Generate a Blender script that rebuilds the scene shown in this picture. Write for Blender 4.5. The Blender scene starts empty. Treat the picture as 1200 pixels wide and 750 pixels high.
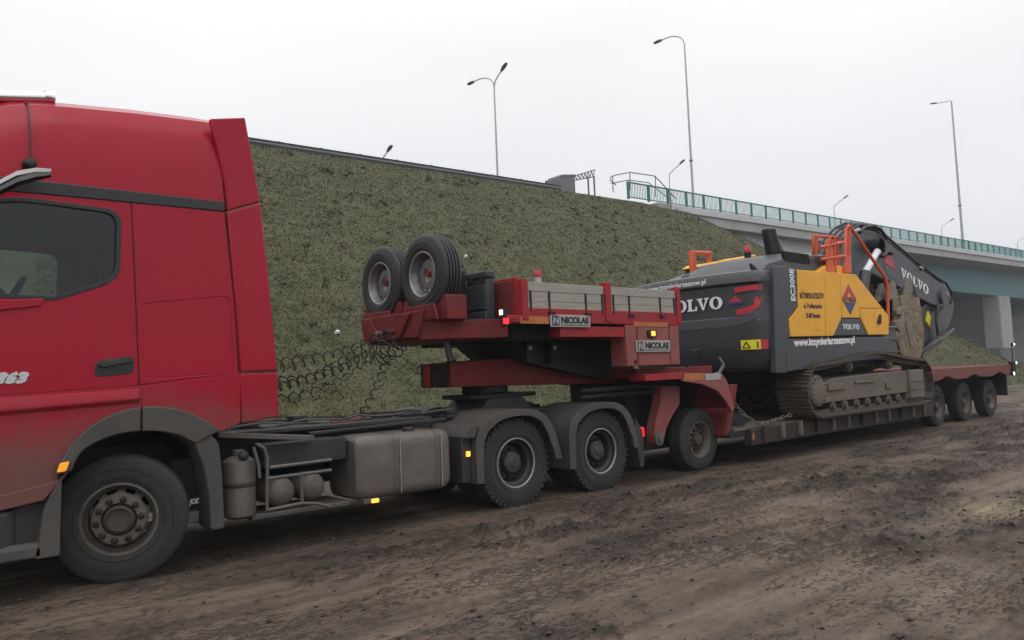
import bpy, bmesh, math, random
import numpy as np
from mathutils import Vector, Matrix

# ---------------------------------------------------------------- camera, sky, sun, exposure
SC = bpy.context.scene
COL = SC.collection
rng = np.random.default_rng(7)
random.seed(7)
PI = math.pi

cam_d = bpy.data.cameras.new('camera')
cam = bpy.data.objects.new('camera', cam_d)
COL.objects.link(cam)
cam_d.sensor_width = 36.0
cam_d.lens = 27.0
cam_d.clip_start = 0.05
cam_d.clip_end = 4000
_R = Matrix([[0.758563, -0.014534, -0.651438], [-0.650379, -0.078067, -0.755588], [-0.039874, 0.996842, -0.068671]]).to_4x4()
cam.matrix_world = Matrix.Translation((0, 0, 1.63)) @ _R
SC.camera = cam

SUN_EL, SUN_AZ = 58, 205          # high, veiled by the overcast
w = bpy.data.worlds.new('World')
SC.world = w
w.use_nodes = True
nt = w.node_tree
for n in list(nt.nodes):
    nt.nodes.remove(n)
out = nt.nodes.new('ShaderNodeOutputWorld')
bg = nt.nodes.new('ShaderNodeBackground')
bg.inputs['Strength'].default_value = 0.1
sky = nt.nodes.new('ShaderNodeTexSky')
sky.sky_type = 'NISHITA'
sky.sun_disc = False
sky.sun_elevation = math.radians(SUN_EL)
sky.sun_rotation = math.radians(SUN_AZ)
tc = nt.nodes.new('ShaderNodeTexCoord')
sep = nt.nodes.new('ShaderNodeSeparateXYZ')
nt.links.new(tc.outputs['Generated'], sep.inputs[0])
ramp = nt.nodes.new('ShaderNodeValToRGB')          # overcast: a little greyer towards the horizon
ramp.color_ramp.elements[0].position = 0.0
ramp.color_ramp.elements[0].color = (0.405, 0.412, 0.435, 1)
ramp.color_ramp.elements[1].position = 1.0
ramp.color_ramp.elements[1].color = (1.0, 1.0, 1.0, 1)
_e = ramp.color_ramp.elements.new(0.40); _e.color = (0.555, 0.553, 0.555, 1)
nt.links.new(sep.outputs['Z'], ramp.inputs[0])
nz = nt.nodes.new('ShaderNodeTexNoise')
nz.inputs['Scale'].default_value = 2.2
nz.inputs['Detail'].default_value = 4
mp = nt.nodes.new('ShaderNodeMapping')
mp.inputs['Scale'].default_value = (1, 1, 2.5)
nt.links.new(tc.outputs['Generated'], mp.inputs[0])
nt.links.new(mp.outputs[0], nz.inputs['Vector'])
mr = nt.nodes.new('ShaderNodeMapRange')
mr.inputs[1].default_value = 0.3; mr.inputs[2].default_value = 0.7
mr.inputs[3].default_value = 25.0; mr.inputs[4].default_value = 27.0
nt.links.new(nz.outputs[0], mr.inputs[0])
sc_ = nt.nodes.new('ShaderNodeVectorMath'); sc_.operation = 'SCALE'
nt.links.new(ramp.outputs[0], sc_.inputs[0])
nt.links.new(mr.outputs[0], sc_.inputs['Scale'])
mx = nt.nodes.new('ShaderNodeMix'); mx.data_type = 'RGBA'
mx.inputs[0].default_value = 0.93                   # cloud cover over the clear sky
nt.links.new(sky.outputs[0], mx.inputs[6])
nt.links.new(sc_.outputs[0], mx.inputs[7])
nt.links.new(mx.outputs[2], bg.inputs['Color'])
nt.links.new(bg.outputs[0], out.inputs[0])

sl = bpy.data.lights.new('sun', 'SUN')
sun = bpy.data.objects.new('sun', sl)
COL.objects.link(sun)
sl.energy = 0.5
sl.angle = math.radians(35)
sl.color = (1.0, 0.97, 0.93)
_az = math.radians(SUN_AZ)
_d = Vector((math.sin(_az) * math.cos(math.radians(SUN_EL)), math.cos(_az) * math.cos(math.radians(SUN_EL)), math.sin(math.radians(SUN_EL))))
sun.rotation_euler = (-_d).to_track_quat('-Z', 'Y').to_euler()

SC.view_settings.view_transform = 'Standard'
SC.view_settings.look = 'None'
SC.view_settings.exposure = -0.42
SC.view_settings.gamma = 1.0
SC.view_settings.use_curve_mapping = False
SC.cycles.max_bounces = 6
SC.cycles.diffuse_bounces = 3
SC.cycles.glossy_bounces = 2
SC.cycles.transparent_max_bounces = 8
SC.cycles.volume_bounces = 0

# ---------------------------------------------------------------- materials
def mat(name, col, rough=0.6, metal=0.0, var=0.25, scale=6.0, dirt=None, bump=0.0, bscale=40.0, coat=0.0, spec=0.5, stretch=(1, 1, 1), emit=0.0, grime=0.0, gcol=(0.075, 0.062, 0.05)):
    """Principled with uneven colour; dirt = (colour, z_full, z_none, amount) for mud thrown up from the ground; grime = patchy dust."""
    m = bpy.data.materials.new(name)
    m.use_nodes = True
    t = m.node_tree
    b = t.nodes['Principled BSDF']
    b.inputs['Roughness'].default_value = rough
    b.inputs['Metallic'].default_value = metal
    b.inputs['Coat Weight'].default_value = coat
    b.inputs['Coat Roughness'].default_value = 0.08
    b.inputs['Specular IOR Level'].default_value = spec
    tcn = t.nodes.new('ShaderNodeTexCoord')
    geo = t.nodes.new('ShaderNodeNewGeometry')
    mpn = t.nodes.new('ShaderNodeMapping')
    mpn.inputs['Scale'].default_value = stretch
    t.links.new(geo.outputs['Position'], mpn.inputs[0])
    n1 = t.nodes.new('ShaderNodeTexNoise')
    n1.inputs['Scale'].default_value = scale
    n1.inputs['Detail'].default_value = 6
    n1.inputs['Roughness'].default_value = 0.65
    t.links.new(mpn.outputs[0], n1.inputs['Vector'])
    mixv = t.nodes.new('ShaderNodeMix'); mixv.data_type = 'RGBA'
    mixv.inputs[6].default_value = (*[c * (1 - var) for c in col], 1)
    mixv.inputs[7].default_value = (*[min(1, c * (1 + var)) for c in col], 1)
    r1 = t.nodes.new('ShaderNodeMapRange')
    r1.inputs[1].default_value = 0.3; r1.inputs[2].default_value = 0.7
    t.links.new(n1.outputs[0], r1.inputs[0])
    t.links.new(r1.outputs[0], mixv.inputs[0])
    last = mixv.outputs[2]
    rlast = None
    def overlay(fac, colr, last, rlast):
        mm = t.nodes.new('ShaderNodeMix'); mm.data_type = 'RGBA'
        mm.inputs[7].default_value = (*colr, 1)
        t.links.new(fac, mm.inputs[0]); t.links.new(last, mm.inputs[6])
        rr = t.nodes.new('ShaderNodeMix'); rr.data_type = 'FLOAT'
        rr.inputs[2].default_value = rough; rr.inputs[3].default_value = 0.85
        if rlast is not None:
            t.links.new(rlast, rr.inputs[2])
        t.links.new(fac, rr.inputs[0])
        return mm.outputs[2], rr.outputs[0]
    if grime > 0:
        n2 = t.nodes.new('ShaderNodeTexNoise')
        n2.inputs['Scale'].default_value = 2.3; n2.inputs['Detail'].default_value = 9; n2.inputs['Roughness'].default_value = 0.7
        t.links.new(geo.outputs['Position'], n2.inputs['Vector'])
        r2 = t.nodes.new('ShaderNodeMapRange')
        r2.inputs[1].default_value = 0.35; r2.inputs[2].default_value = 0.68; r2.inputs[4].default_value = grime
        t.links.new(n2.outputs[0], r2.inputs[0])
        last, rlast = overlay(r2.outputs[0], gcol, last, rlast)
    if dirt:
        dc, z0, z1, amt = dirt
        sp = t.nodes.new('ShaderNodeSeparateXYZ')
        t.links.new(geo.outputs['Position'], sp.inputs[0])
        n3 = t.nodes.new('ShaderNodeTexNoise')
        n3.inputs['Scale'].default_value = 1.7; n3.inputs['Detail'].default_value = 8; n3.inputs['Roughness'].default_value = 0.62
        t.links.new(geo.outputs['Position'], n3.inputs['Vector'])
        ad = t.nodes.new('ShaderNodeMath'); ad.operation = 'MULTIPLY_ADD'
        ad.inputs[1].default_value = 0.9 * (z1 - z0); ad.inputs[2].default_value = -0.45 * (z1 - z0)
        t.links.new(n3.outputs[0], ad.inputs[0])
        n4 = t.nodes.new('ShaderNodeTexNoise')          # spray speckle and run marks
        n4.inputs['Scale'].default_value = 16; n4.inputs['Detail'].default_value = 6; n4.inputs['Roughness'].default_value = 0.75
        m4 = t.nodes.new('ShaderNodeMapping'); m4.inputs['Scale'].default_value = (1.0, 1.0, 0.45)
        t.links.new(geo.outputs['Position'], m4.inputs[0]); t.links.new(m4.outputs[0], n4.inputs['Vector'])
        a4 = t.nodes.new('ShaderNodeMath'); a4.operation = 'MULTIPLY_ADD'; a4.inputs[1].default_value = 0.75 * (z1 - z0)
        t.links.new(n4.outputs[0], a4.inputs[0]); t.links.new(ad.outputs[0], a4.inputs[2])
        a5 = t.nodes.new('ShaderNodeMath'); a5.operation = 'SUBTRACT'; a5.inputs[1].default_value = 0.375 * (z1 - z0)
        t.links.new(a4.outputs[0], a5.inputs[0])
        su = t.nodes.new('ShaderNodeMath'); su.operation = 'ADD'
        t.links.new(sp.outputs['Z'], su.inputs[0]); t.links.new(a5.outputs[0], su.inputs[1])
        r3 = t.nodes.new('ShaderNodeMapRange'); r3.interpolation_type = 'SMOOTHSTEP'
        r3.inputs[1].default_value = z1; r3.inputs[2].default_value = z0; r3.inputs[4].default_value = amt
        t.links.new(su.outputs[0], r3.inputs[0])
        last, rlast = overlay(r3.outputs[0], dc, last, rlast)
    t.links.new(last, b.inputs['Base Color'])
    if rlast is not None:
        t.links.new(rlast, b.inputs['Roughness'])
    if bump > 0:
        nb = t.nodes.new('ShaderNodeTexNoise')
        nb.inputs['Scale'].default_value = bscale; nb.inputs['Detail'].default_value = 5
        t.links.new(mpn.outputs[0], nb.inputs['Vector'])
        bp = t.nodes.new('ShaderNodeBump')
        bp.inputs['Strength'].default_value = bump; bp.inputs['Distance'].default_value = 0.02
        t.links.new(nb.outputs[0], bp.inputs['Height'])
        t.links.new(bp.outputs[0], b.inputs['Normal'])
    if emit > 0:
        b.inputs['Emission Color'].default_value = (*col, 1)
        b.inputs['Emission Strength'].default_value = emit
    return m

def glass_mat(name, tint=(0.5, 0.58, 0.6), refl=1.0):
    m = bpy.data.materials.new(name); m.use_nodes = True
    t = m.node_tree
    for n in list(t.nodes):
        t.nodes.remove(n)
    o = t.nodes.new('ShaderNodeOutputMaterial')
    tr = t.nodes.new('ShaderNodeBsdfTransparent'); tr.inputs[0].default_value = (*tint, 1)
    gl = t.nodes.new('ShaderNodeBsdfGlossy'); gl.inputs['Roughness'].default_value = 0.03
    fr = t.nodes.new('ShaderNodeFresnel'); fr.inputs[0].default_value = 1.45
    mi = t.nodes.new('ShaderNodeMixShader')
    t.links.new(fr.outputs[0], mi.inputs[0]); t.links.new(tr.outputs[0], mi.inputs[1]); t.links.new(gl.outputs[0], mi.inputs[2])
    t.links.new(mi.outputs[0], o.inputs[0])
    return m

MUD = (0.085, 0.068, 0.055)
DUST = (0.10, 0.082, 0.068)
M = {}
M['red'] = mat('red_cab_paint', (0.35, 0.003, 0.020), 0.30, 0.0, 0.05, 1.2, dirt=(DUST, 1.0, 1.66, 0.78), coat=0.15, spec=0.22, grime=0.04, gcol=(0.14, 0.09, 0.08))
M['red_plain'] = mat('red_cab_paint_upper', (0.35, 0.003, 0.020), 0.30, 0.0, 0.05, 1.2, coat=0.15, spec=0.22, grime=0.03, gcol=(0.14, 0.09, 0.08))
M['black_trim'] = mat('black_trim', (0.012, 0.013, 0.016), 0.35, 0, 0.2, 5, grime=0.15)
M['seam'] = mat('dark_panel_seam', (0.008, 0.006, 0.006), 0.8, 0, 0.1)  # near-black colour of the joints between cab panels
M['grey_plastic'] = mat('grey_fender_plastic', (0.050, 0.048, 0.046), 0.6, 0, 0.2, 8, bump=0.15, bscale=90, grime=0.7, gcol=(0.095, 0.083, 0.07))
M['dark_plastic'] = mat('dark_dirty_plastic', (0.022, 0.022, 0.022), 0.7, 0, 0.3, 8, grime=0.45)
M['wheel_well'] = mat('black_wheel_liner', (0.010, 0.010, 0.010), 0.85, 0, 0.3, 8, grime=0.25, gcol=(0.03, 0.025, 0.02))
M['tyre'] = mat('tyre_rubber', (0.020, 0.020, 0.021), 0.78, 0, 0.25, 10, bump=0.2, bscale=60, grime=0.6, gcol=(0.048, 0.043, 0.038))
M['tyre_spare'] = mat('spare_tyre_rubber', (0.022, 0.023, 0.026), 0.62, 0, 0.2, 10, bump=0.12, bscale=60, grime=0.15)
M['rim'] = mat('dusty_steel_rim', (0.13, 0.115, 0.10), 0.55, 0.25, 0.3, 9, grime=0.6, gcol=(0.085, 0.072, 0.06))
M['rim_dark'] = mat('dark_steel_rim', (0.035, 0.033, 0.032), 0.6, 0.3, 0.3, 9, grime=0.5)
M['rim_silver'] = mat('silver_steel_rim', (0.22, 0.22, 0.23), 0.4, 0.6, 0.25, 9, grime=0.35)
M['rim_edge'] = mat('polished_rim_edge', (0.42, 0.41, 0.40), 0.4, 0.7, 0.2, 9, grime=0.3)
M['hub'] = mat('hub_steel', (0.06, 0.055, 0.05), 0.6, 0.3, 0.3, 12, grime=0.5)
M['chassis'] = mat('black_chassis_paint', (0.020, 0.020, 0.021), 0.6, 0.0, 0.3, 8, grime=0.55, gcol=(0.05, 0.043, 0.036))
M['tank'] = mat('dusty_aluminium_tank', (0.16, 0.145, 0.13), 0.5, 0.35, 0.12, 3, grime=0.85, gcol=(0.100, 0.085, 0.072), stretch=(1, 1, 3))
M['pipe'] = mat('dusty_grey_tube', (0.13, 0.12, 0.11), 0.5, 0.4, 0.2, 8, grime=0.5)
M['chrome'] = mat('chrome', (0.75, 0.76, 0.78), 0.12, 1.0, 0.05, 5)
M['silver'] = mat('silver_badge', (0.7, 0.7, 0.72), 0.25, 0.9, 0.05, 5)
M['window'] = glass_mat('tinted_window_glass', (0.76, 0.82, 0.82))
M['interior'] = mat('dark_cab_interior', (0.018, 0.020, 0.026), 0.8, 0, 0.2, 5)
M['amber'] = mat('amber_lamp', (1.0, 0.32, 0.02), 0.2, 0, 0.1, 20, emit=0.7)
M['amber_on'] = mat('lit_amber_lamp', (1.0, 0.42, 0.05), 0.2, 0, 0.05, 20, emit=2.2)
M['red_on'] = mat('lit_red_lamp', (1.0, 0.02, 0.03), 0.2, 0, 0.05, 20, emit=1.3)
M['white_on'] = mat('lit_white_lamp', (1.0, 0.97, 0.9), 0.2, 0, 0.05, 20, emit=2.0)
M['tred'] = mat('trailer_red_paint', (0.33, 0.010, 0.018), 0.5, 0, 0.18, 4, spec=0.3, grime=0.38, gcol=(0.15, 0.06, 0.05), bump=0.05)
M['tred_dark'] = mat('faded_trailer_red', (0.17, 0.012, 0.016), 0.6, 0, 0.3, 4, spec=0.3, grime=0.5, gcol=(0.085, 0.045, 0.038), bump=0.08)
M['tred_pink'] = mat('chalky_trailer_red', (0.26, 0.050, 0.045), 0.65, 0, 0.22, 4, grime=0.6, gcol=(0.20, 0.12, 0.10), bump=0.08)
M['tblack'] = mat('greasy_black_steel', (0.010, 0.010, 0.011), 0.7, 0.1, 0.3, 6, grime=0.3, gcol=(0.025, 0.02, 0.018))
M['wood'] = mat('weathered_board_wood', (0.33, 0.305, 0.27), 0.8, 0, 0.22, 5, stretch=(1, 8, 14), bump=0.3, bscale=12, grime=0.25, gcol=(0.20, 0.17, 0.14))
M['orange_refl'] = mat('faded_orange_reflector', (0.42, 0.13, 0.025), 0.4, 0, 0.2, 10, grime=0.3, gcol=(0.2, 0.06, 0.04))
M['sign_silver'] = mat('silver_name_plate', (0.42, 0.41, 0.39), 0.45, 0.2, 0.1, 10, grime=0.25)
M['sign_blue'] = mat('dark_blue_print', (0.012, 0.02, 0.07), 0.5, 0, 0.1)
M['sign_black'] = mat('black_print', (0.012, 0.012, 0.014), 0.5, 0, 0.1)
M['white_print'] = mat('white_print', (0.72, 0.73, 0.75), 0.45, 0, 0.05)
M['box_plastic'] = mat('blue_grey_storage_plastic', (0.030, 0.037, 0.045), 0.55, 0, 0.2, 8, grime=0.25, gcol=(0.06, 0.06, 0.062))
M['charcoal'] = mat('charcoal_machine_paint', (0.032, 0.035, 0.043), 0.42, 0, 0.1, 3, grime=0.22, gcol=(0.06, 0.055, 0.052), coat=0.1)
M['charcoal_lt'] = mat('grey_machine_panel', (0.060, 0.066, 0.077), 0.45, 0, 0.1, 3, grime=0.2)
M['yellow'] = mat('yellow_machine_paint', (0.80, 0.38, 0.008), 0.42, 0, 0.08, 3, grime=0.22, gcol=(0.5, 0.26, 0.04))
M['orange'] = mat('orange_handrail_paint', (0.62, 0.085, 0.022), 0.45, 0, 0.1, 6, grime=0.15)
M['red_decal'] = mat('red_decal', (0.42, 0.022, 0.035), 0.45, 0, 0.08)
M['blue_decal'] = mat('blue_decal', (0.02, 0.035, 0.16), 0.45, 0, 0.08)
M['yellow_decal'] = mat('yellow_warning_decal', (0.70, 0.62, 0.02), 0.45, 0, 0.06)
M['steel_track'] = mat('muddy_track_steel', (0.100, 0.080, 0.062), 0.7, 0.3, 0.35, 9, grime=0.6, gcol=(0.085, 0.07, 0.056), bump=0.4, bscale=30)
M['track_frame'] = mat('muddy_track_frame', (0.13, 0.108, 0.085), 0.75, 0.1, 0.3, 6, grime=0.8, gcol=(0.16, 0.135, 0.11), bump=0.4, bscale=25)
M['bucket'] = mat('clay_covered_bucket', (0.19, 0.145, 0.095), 0.85, 0, 0.25, 4, grime=0.6, gcol=(0.12, 0.095, 0.065), bump=0.5, bscale=18)
M['bucket_lt'] = mat('worn_bucket_steel', (0.20, 0.175, 0.145), 0.7, 0.1, 0.3, 6, grime=0.5, gcol=(0.12, 0.095, 0.07), bump=0.4)
M['hose'] = mat('black_hose', (0.012, 0.012, 0.013), 0.5, 0, 0.1)
M['hose_red'] = mat('dusty_red_hose', (0.13, 0.03, 0.028), 0.6, 0, 0.2)
M['concrete'] = mat('pale_bridge_concrete', (0.33, 0.335, 0.34), 0.85, 0, 0.14, 0.5, bump=0.15, bscale=8, grime=0.25, gcol=(0.22, 0.22, 0.22))
M['concrete_lt'] = mat('light_abutment_concrete', (0.50, 0.51, 0.53), 0.85, 0, 0.1, 0.4, bump=0.1, bscale=8, grime=0.2, gcol=(0.38, 0.39, 0.4))
M['concrete_dk'] = mat('shade_dark_pier_concrete', (0.12, 0.122, 0.128), 0.85, 0, 0.16, 0.4, bump=0.15, bscale=8, grime=0.3, gcol=(0.075, 0.075, 0.078))  # shade under the bridge is put into this darker colour
M['teal'] = mat('teal_girder_paint', (0.035, 0.165, 0.18), 0.5, 0, 0.1, 0.5, grime=0.15, gcol=(0.10, 0.16, 0.17))
M['teal_rail'] = mat('teal_railing_paint', (0.035, 0.20, 0.19), 0.5, 0, 0.1, 1)
M['galv'] = mat('galvanised_steel', (0.40, 0.41, 0.43), 0.5, 0.5, 0.1, 3)
M['galv_dk'] = mat('dull_galvanised_steel', (0.16, 0.17, 0.18), 0.6, 0.3, 0.15, 3)
M['lamp_head'] = mat('grey_lamp_head', (0.13, 0.13, 0.14), 0.5, 0.2, 0.1, 3)
M['asphalt'] = mat('asphalt', (0.05, 0.05, 0.052), 0.9, 0, 0.2, 4)
M['litter'] = mat('white_litter', (0.75, 0.75, 0.73), 0.6, 0, 0.1)

# ---------------------------------------------------------------- mesh helpers
WO = {}

def tag(o, label=None, cat=None, group=None, kind=None):
    if label: o['label'] = label
    if cat: o['category'] = cat
    if group: o['group'] = group
    if kind: o['kind'] = kind
    return o

def thing(name, loc, label, cat, group=None):
    o = bpy.data.objects.new(name, None)
    o.empty_display_size = 0.2
    COL.objects.link(o)
    o.location = loc
    WO[o.name] = Vector(loc)
    return tag(o, label, cat, group)

def wo(o):
    return WO.get(o.name, Vector((0, 0, 0))) if o is not None else Vector((0, 0, 0))

class MB:
    def __init__(self):
        self.v = []; self.f = []
    def add(self, vs, fs):
        b = len(self.v)
        self.v += [tuple(map(float, p)) for p in vs]
        self.f += [tuple(b + i for i in q) for q in fs]
        return self
    def box(self, x0, x1, y0, y1, z0, z1):
        return self.add([(x0, y0, z0), (x1, y0, z0), (x1, y1, z0), (x0, y1, z0), (x0, y0, z1), (x1, y0, z1), (x1, y1, z1), (x0, y1, z1)],
                        [(0, 3, 2, 1), (4, 5, 6, 7), (0, 1, 5, 4), (1, 2, 6, 5), (2, 3, 7, 6), (3, 0, 4, 7)])
    def _prism(self, a, b):
        n = len(a)
        return self.add(a + b, [tuple(range(n))[::-1], tuple(range(n, 2 * n))] + [(i, (i + 1) % n, n + (i + 1) % n, n + i) for i in range(n)])
    def prism(self, poly, y0, y1):          # outline in (x, z), extruded along y
        return self._prism([(x, y0, z) for x, z in poly], [(x, y1, z) for x, z in poly])
    def prismX(self, poly, x0, x1):         # outline in (y, z)
        return self._prism([(x0, y, z) for y, z in poly], [(x1, y, z) for y, z in poly])
    def prismZ(self, poly, z0, z1):         # outline in (x, y)
        return self._prism([(x, y, z0) for x, y in poly], [(x, y, z1) for x, y in poly])
    def loft(self, rings, cap=True):
        n = len(rings[0]); vs = [p for r in rings for p in r]; fs = []
        for k in range(len(rings) - 1):
            for i in range(n):
                j = (i + 1) % n
                fs.append((k * n + i, k * n + j, (k + 1) * n + j, (k + 1) * n + i))
        if cap:
            fs.append(tuple(range(n))[::-1]); fs.append(tuple((len(rings) - 1) * n + i for i in range(n)))
        return self.add(vs, fs)
    def strip(self, path, width_vec, thick):   # path of (x,y,z); open sheet with thickness via tube-less loft
        return self
    def cyl(self, p0, p1, r0, r1=None, n=16):
        p0 = Vector(p0); p1 = Vector(p1); r1 = r0 if r1 is None else r1
        d = (p1 - p0).normalized()
        u = d.orthogonal().normalized(); w_ = d.cross(u)
        ra = []; rb = []
        for i in range(n):
            a = 2 * PI * i / n; e = u * math.cos(a) + w_ * math.sin(a)
            ra.append(p0 + e * r0); rb.append(p1 + e * r1)
        return self.loft([ra, rb])
    def tube(self, pts, r, n=8, closed=False):
        pts = [Vector(p) for p in pts]; rings = []; u = None
        m = len(pts)
        for i, p in enumerate(pts):
            a = pts[max(0, i - 1)]; b = pts[min(m - 1, i + 1)]
            if closed:
                a = pts[(i - 1) % m]; b = pts[(i + 1) % m]
            d = (b - a).normalized()
            if u is None:
                u = d.orthogonal().normalized()
            u = (u - d * u.dot(d))
            if u.length < 1e-6: u = d.orthogonal()
            u.normalize(); v = d.cross(u)
            rr = r[i] if isinstance(r, (list, tuple)) else r
            rings.append([p + (u * math.cos(2 * PI * k / n) + v * math.sin(2 * PI * k / n)) * rr for k in range(n)])
        if closed:
            rings.append(rings[0]); return self.loft(rings, cap=False)
        return self.loft(rings)
    def bar(self, p0, p1, w_, h, up=(0, 0, 1)):
        p0 = Vector(p0); p1 = Vector(p1); d = (p1 - p0).normalized(); up = Vector(up)
        s = d.cross(up)
        if s.length < 1e-4: s = d.cross(Vector((1, 0, 0)))
        s.normalize(); t = s.cross(d).normalized()
        q = [s * (a * w_ / 2) + t * (b * h / 2) for a, b in ((-1, -1), (1, -1), (1, 1), (-1, 1))]
        return self.loft([[p0 + e for e in q], [p1 + e for e in q]])
    def lathe(self, prof, c=(0, 0, 0), axis='Y', n=48, a0=0.0, a1=2 * PI):
        c = Vector(c); full = abs(a1 - a0 - 2 * PI) < 1e-6
        m = n if full else n + 1
        vs = []; fs = []
        for r, a in prof:
            for i in range(m):
                t = a0 + (a1 - a0) * i / n
                p, q = r * math.cos(t), r * math.sin(t)
                vs.append(c + (Vector((p, a, q)) if axis == 'Y' else Vector((a, p, q)) if axis == 'X' else Vector((p, q, a))))
        for k in range(len(prof) - 1):
            for i in range(n):
                j = (i + 1) % m if full else i + 1
                fs.append((k * m + i, k * m + j, (k + 1) * m + j, (k + 1) * m + i))
        return self.add(vs, fs)
    def mesh(self, name, off=(0, 0, 0)):
        me = bpy.data.meshes.new(name)
        o = Vector(off)
        me.from_pydata([tuple(Vector(p) - o) for p in self.v], [], self.f)
        bm = bmesh.new(); bm.from_mesh(me)
        bmesh.ops.recalc_face_normals(bm, faces=bm.faces)
        bm.to_mesh(me); bm.free()
        return me
    def build(self, name, material, parent=None, bevel=0.0, smooth=None, seg=2, label=None, off=None):
        me = self.mesh(name, wo(parent) if off is None else off)
        return link(name, me, material, parent, bevel, smooth, seg, label)

def link(name, me, material, parent=None, bevel=0.0, smooth=None, seg=2, label=None):
    me.materials.clear()
    me.materials.append(M[material] if isinstance(material, str) else material)
    if smooth is not None or bevel > 0:
        me.polygons.foreach_set('use_smooth', [True] * len(me.polygons))
        me.set_sharp_from_angle(angle=math.radians(smooth if smooth is not None else 32))
    o = bpy.data.objects.new(name, me)
    COL.objects.link(o)
    if parent is not None:
        o.parent = parent
        WO[o.name] = wo(parent)
    if bevel > 0:
        bv = o.modifiers.new('bevel', 'BEVEL')
        bv.width = bevel; bv.segments = seg; bv.limit_method = 'ANGLE'; bv.angle_limit = math.radians(32)
    if label: o['label'] = label
    return o

def copy_tree(o, parent=None, loc=None, rot=None, label=None, group=None):
    c = o.copy(); COL.objects.link(c); c.parent = parent
    if loc is not None: c.location = loc
    if rot is not None: c.rotation_euler = rot
    if label: c['label'] = label
    if group: c['group'] = group
    for ch in list(o.children):
        copy_tree(ch, c)
    return c

def rnd(poly, r, n=5):
    """round the corners of an outline"""
    out_ = []; m = len(poly)
    for i in range(m):
        p = Vector(poly[i]); a = Vector(poly[i - 1]); b = Vector(poly[(i + 1) % m])
        ri = r[i] if isinstance(r, (list, tuple)) else r
        da = (a - p); db = (b - p)
        t = min(ri, da.length * 0.48, db.length * 0.48)
        if t < 1e-4:
            out_.append(tuple(p)); continue
        s = p + da.normalized() * t; e = p + db.normalized() * t
        for k in range(n + 1):
            u = k / n
            out_.append(tuple((1 - u) ** 2 * s + 2 * u * (1 - u) * p + u * u * e))
    return out_

def plate(name, outer, holes, y, thick, material, parent, bev=0.004, label=None, smooth=35):
    """flat panel in the x-z plane (front face towards -y at y) with openings"""
    c = bpy.data.curves.new(name, 'CURVE'); c.dimensions = '2D'; c.fill_mode = 'BOTH'
    c.extrude = max(0.0005, thick / 2 - bev); c.bevel_depth = bev; c.bevel_resolution = 1
    for P in [outer] + list(holes):
        s = c.splines.new('POLY'); s.points.add(len(P) - 1); s.use_cyclic_u = True
        for q, (a, b) in zip(s.points, P): q.co = (a, b, 0, 1)
    o = bpy.data.objects.new(name, c)
    me = bpy.data.meshes.new_from_object(o)
    bpy.data.objects.remove(o); bpy.data.curves.remove(c)
    p = wo(parent)
    me.transform(Matrix.Translation((-p.x, y + thick / 2 - p.y, -p.z)) @ Matrix.Rotation(PI / 2, 4, 'X'))
    return link(name, me, material, parent, smooth=smooth, label=label)

def text_mesh(s, size, bold=0.0, extrude=0.003, shear=0.0, align='LEFT', spacing=1.0):
    c = bpy.data.curves.new('lettering', 'FONT'); c.body = s; c.size = size; c.extrude = extrude; c.offset = bold
    c.shear = shear; c.align_x = align; c.space_character = spacing
    c.resolution_u = 3
    o = bpy.data.objects.new('lettering', c)
    me = bpy.data.meshes.new_from_object(o)
    bpy.data.objects.remove(o); bpy.data.curves.remove(c)
    return me

def letters(name, s, height, x, z, y, material, parent, bold=0.0, shear=0.0, width=None, rot=0.0, align='LEFT', fit=None):
    """flat lettering on a face towards -y; height is the cap height, width the total width"""
    me = text_mesh(s, 1.0, bold / height if height else 0, 0.002, shear, align)
    co = np.empty(len(me.vertices) * 3, 'f'); me.vertices.foreach_get('co', co); co = co.reshape(-1, 3)
    H = 0.70
    sx = sz = height / H
    if width: sx = width / max(1e-6, (co[:, 0].max() - co[:, 0].min()))
    a = co.copy()
    a[:, 0] = co[:, 0] * sx; a[:, 1] = co[:, 1] * sz
    cr, sr = math.cos(rot), math.sin(rot)
    X = a[:, 0] * cr - a[:, 1] * sr; Z = a[:, 0] * sr + a[:, 1] * cr
    p = wo(parent)
    w3 = np.stack([X + x - p.x, y - a[:, 2] * 1.0 - p.y, Z + z - p.z], 1)
    if fit is not None:
        w3 = np.array([Vector(fit(X[i], Z[i], a[i, 2])) - p for i in range(len(X))])
    me.vertices.foreach_set('co', w3.astype('f').ravel()); me.update()
    return link(name, me, material, parent)

def fbm_factory(seed):
    r = np.random.default_rng(seed)
    L = r.random((256, 256))
    def val(x, y):
        xi = np.floor(x).astype(int); yi = np.floor(y).astype(int)
        fx = x - xi; fy = y - yi
        fx = fx * fx * (3 - 2 * fx); fy = fy * fy * (3 - 2 * fy)
        a = L[xi % 256, yi % 256]; b = L[(xi + 1) % 256, yi % 256]; c = L[xi % 256, (yi + 1) % 256]; d = L[(xi + 1) % 256, (yi + 1) % 256]
        return (a * (1 - fx) + b * fx) * (1 - fy) + (c * (1 - fx) + d * fx) * fy
    def fbm(x, y, o=4, g=0.5):
        s = 0; amp = 1; tot = 0
        for k in range(o):
            s = s + amp * val(x * 2 ** k + 17.3 * k, y * 2 ** k + 9.1 * k); tot += amp; amp *= g
        return s / tot - 0.5
    return fbm

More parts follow.
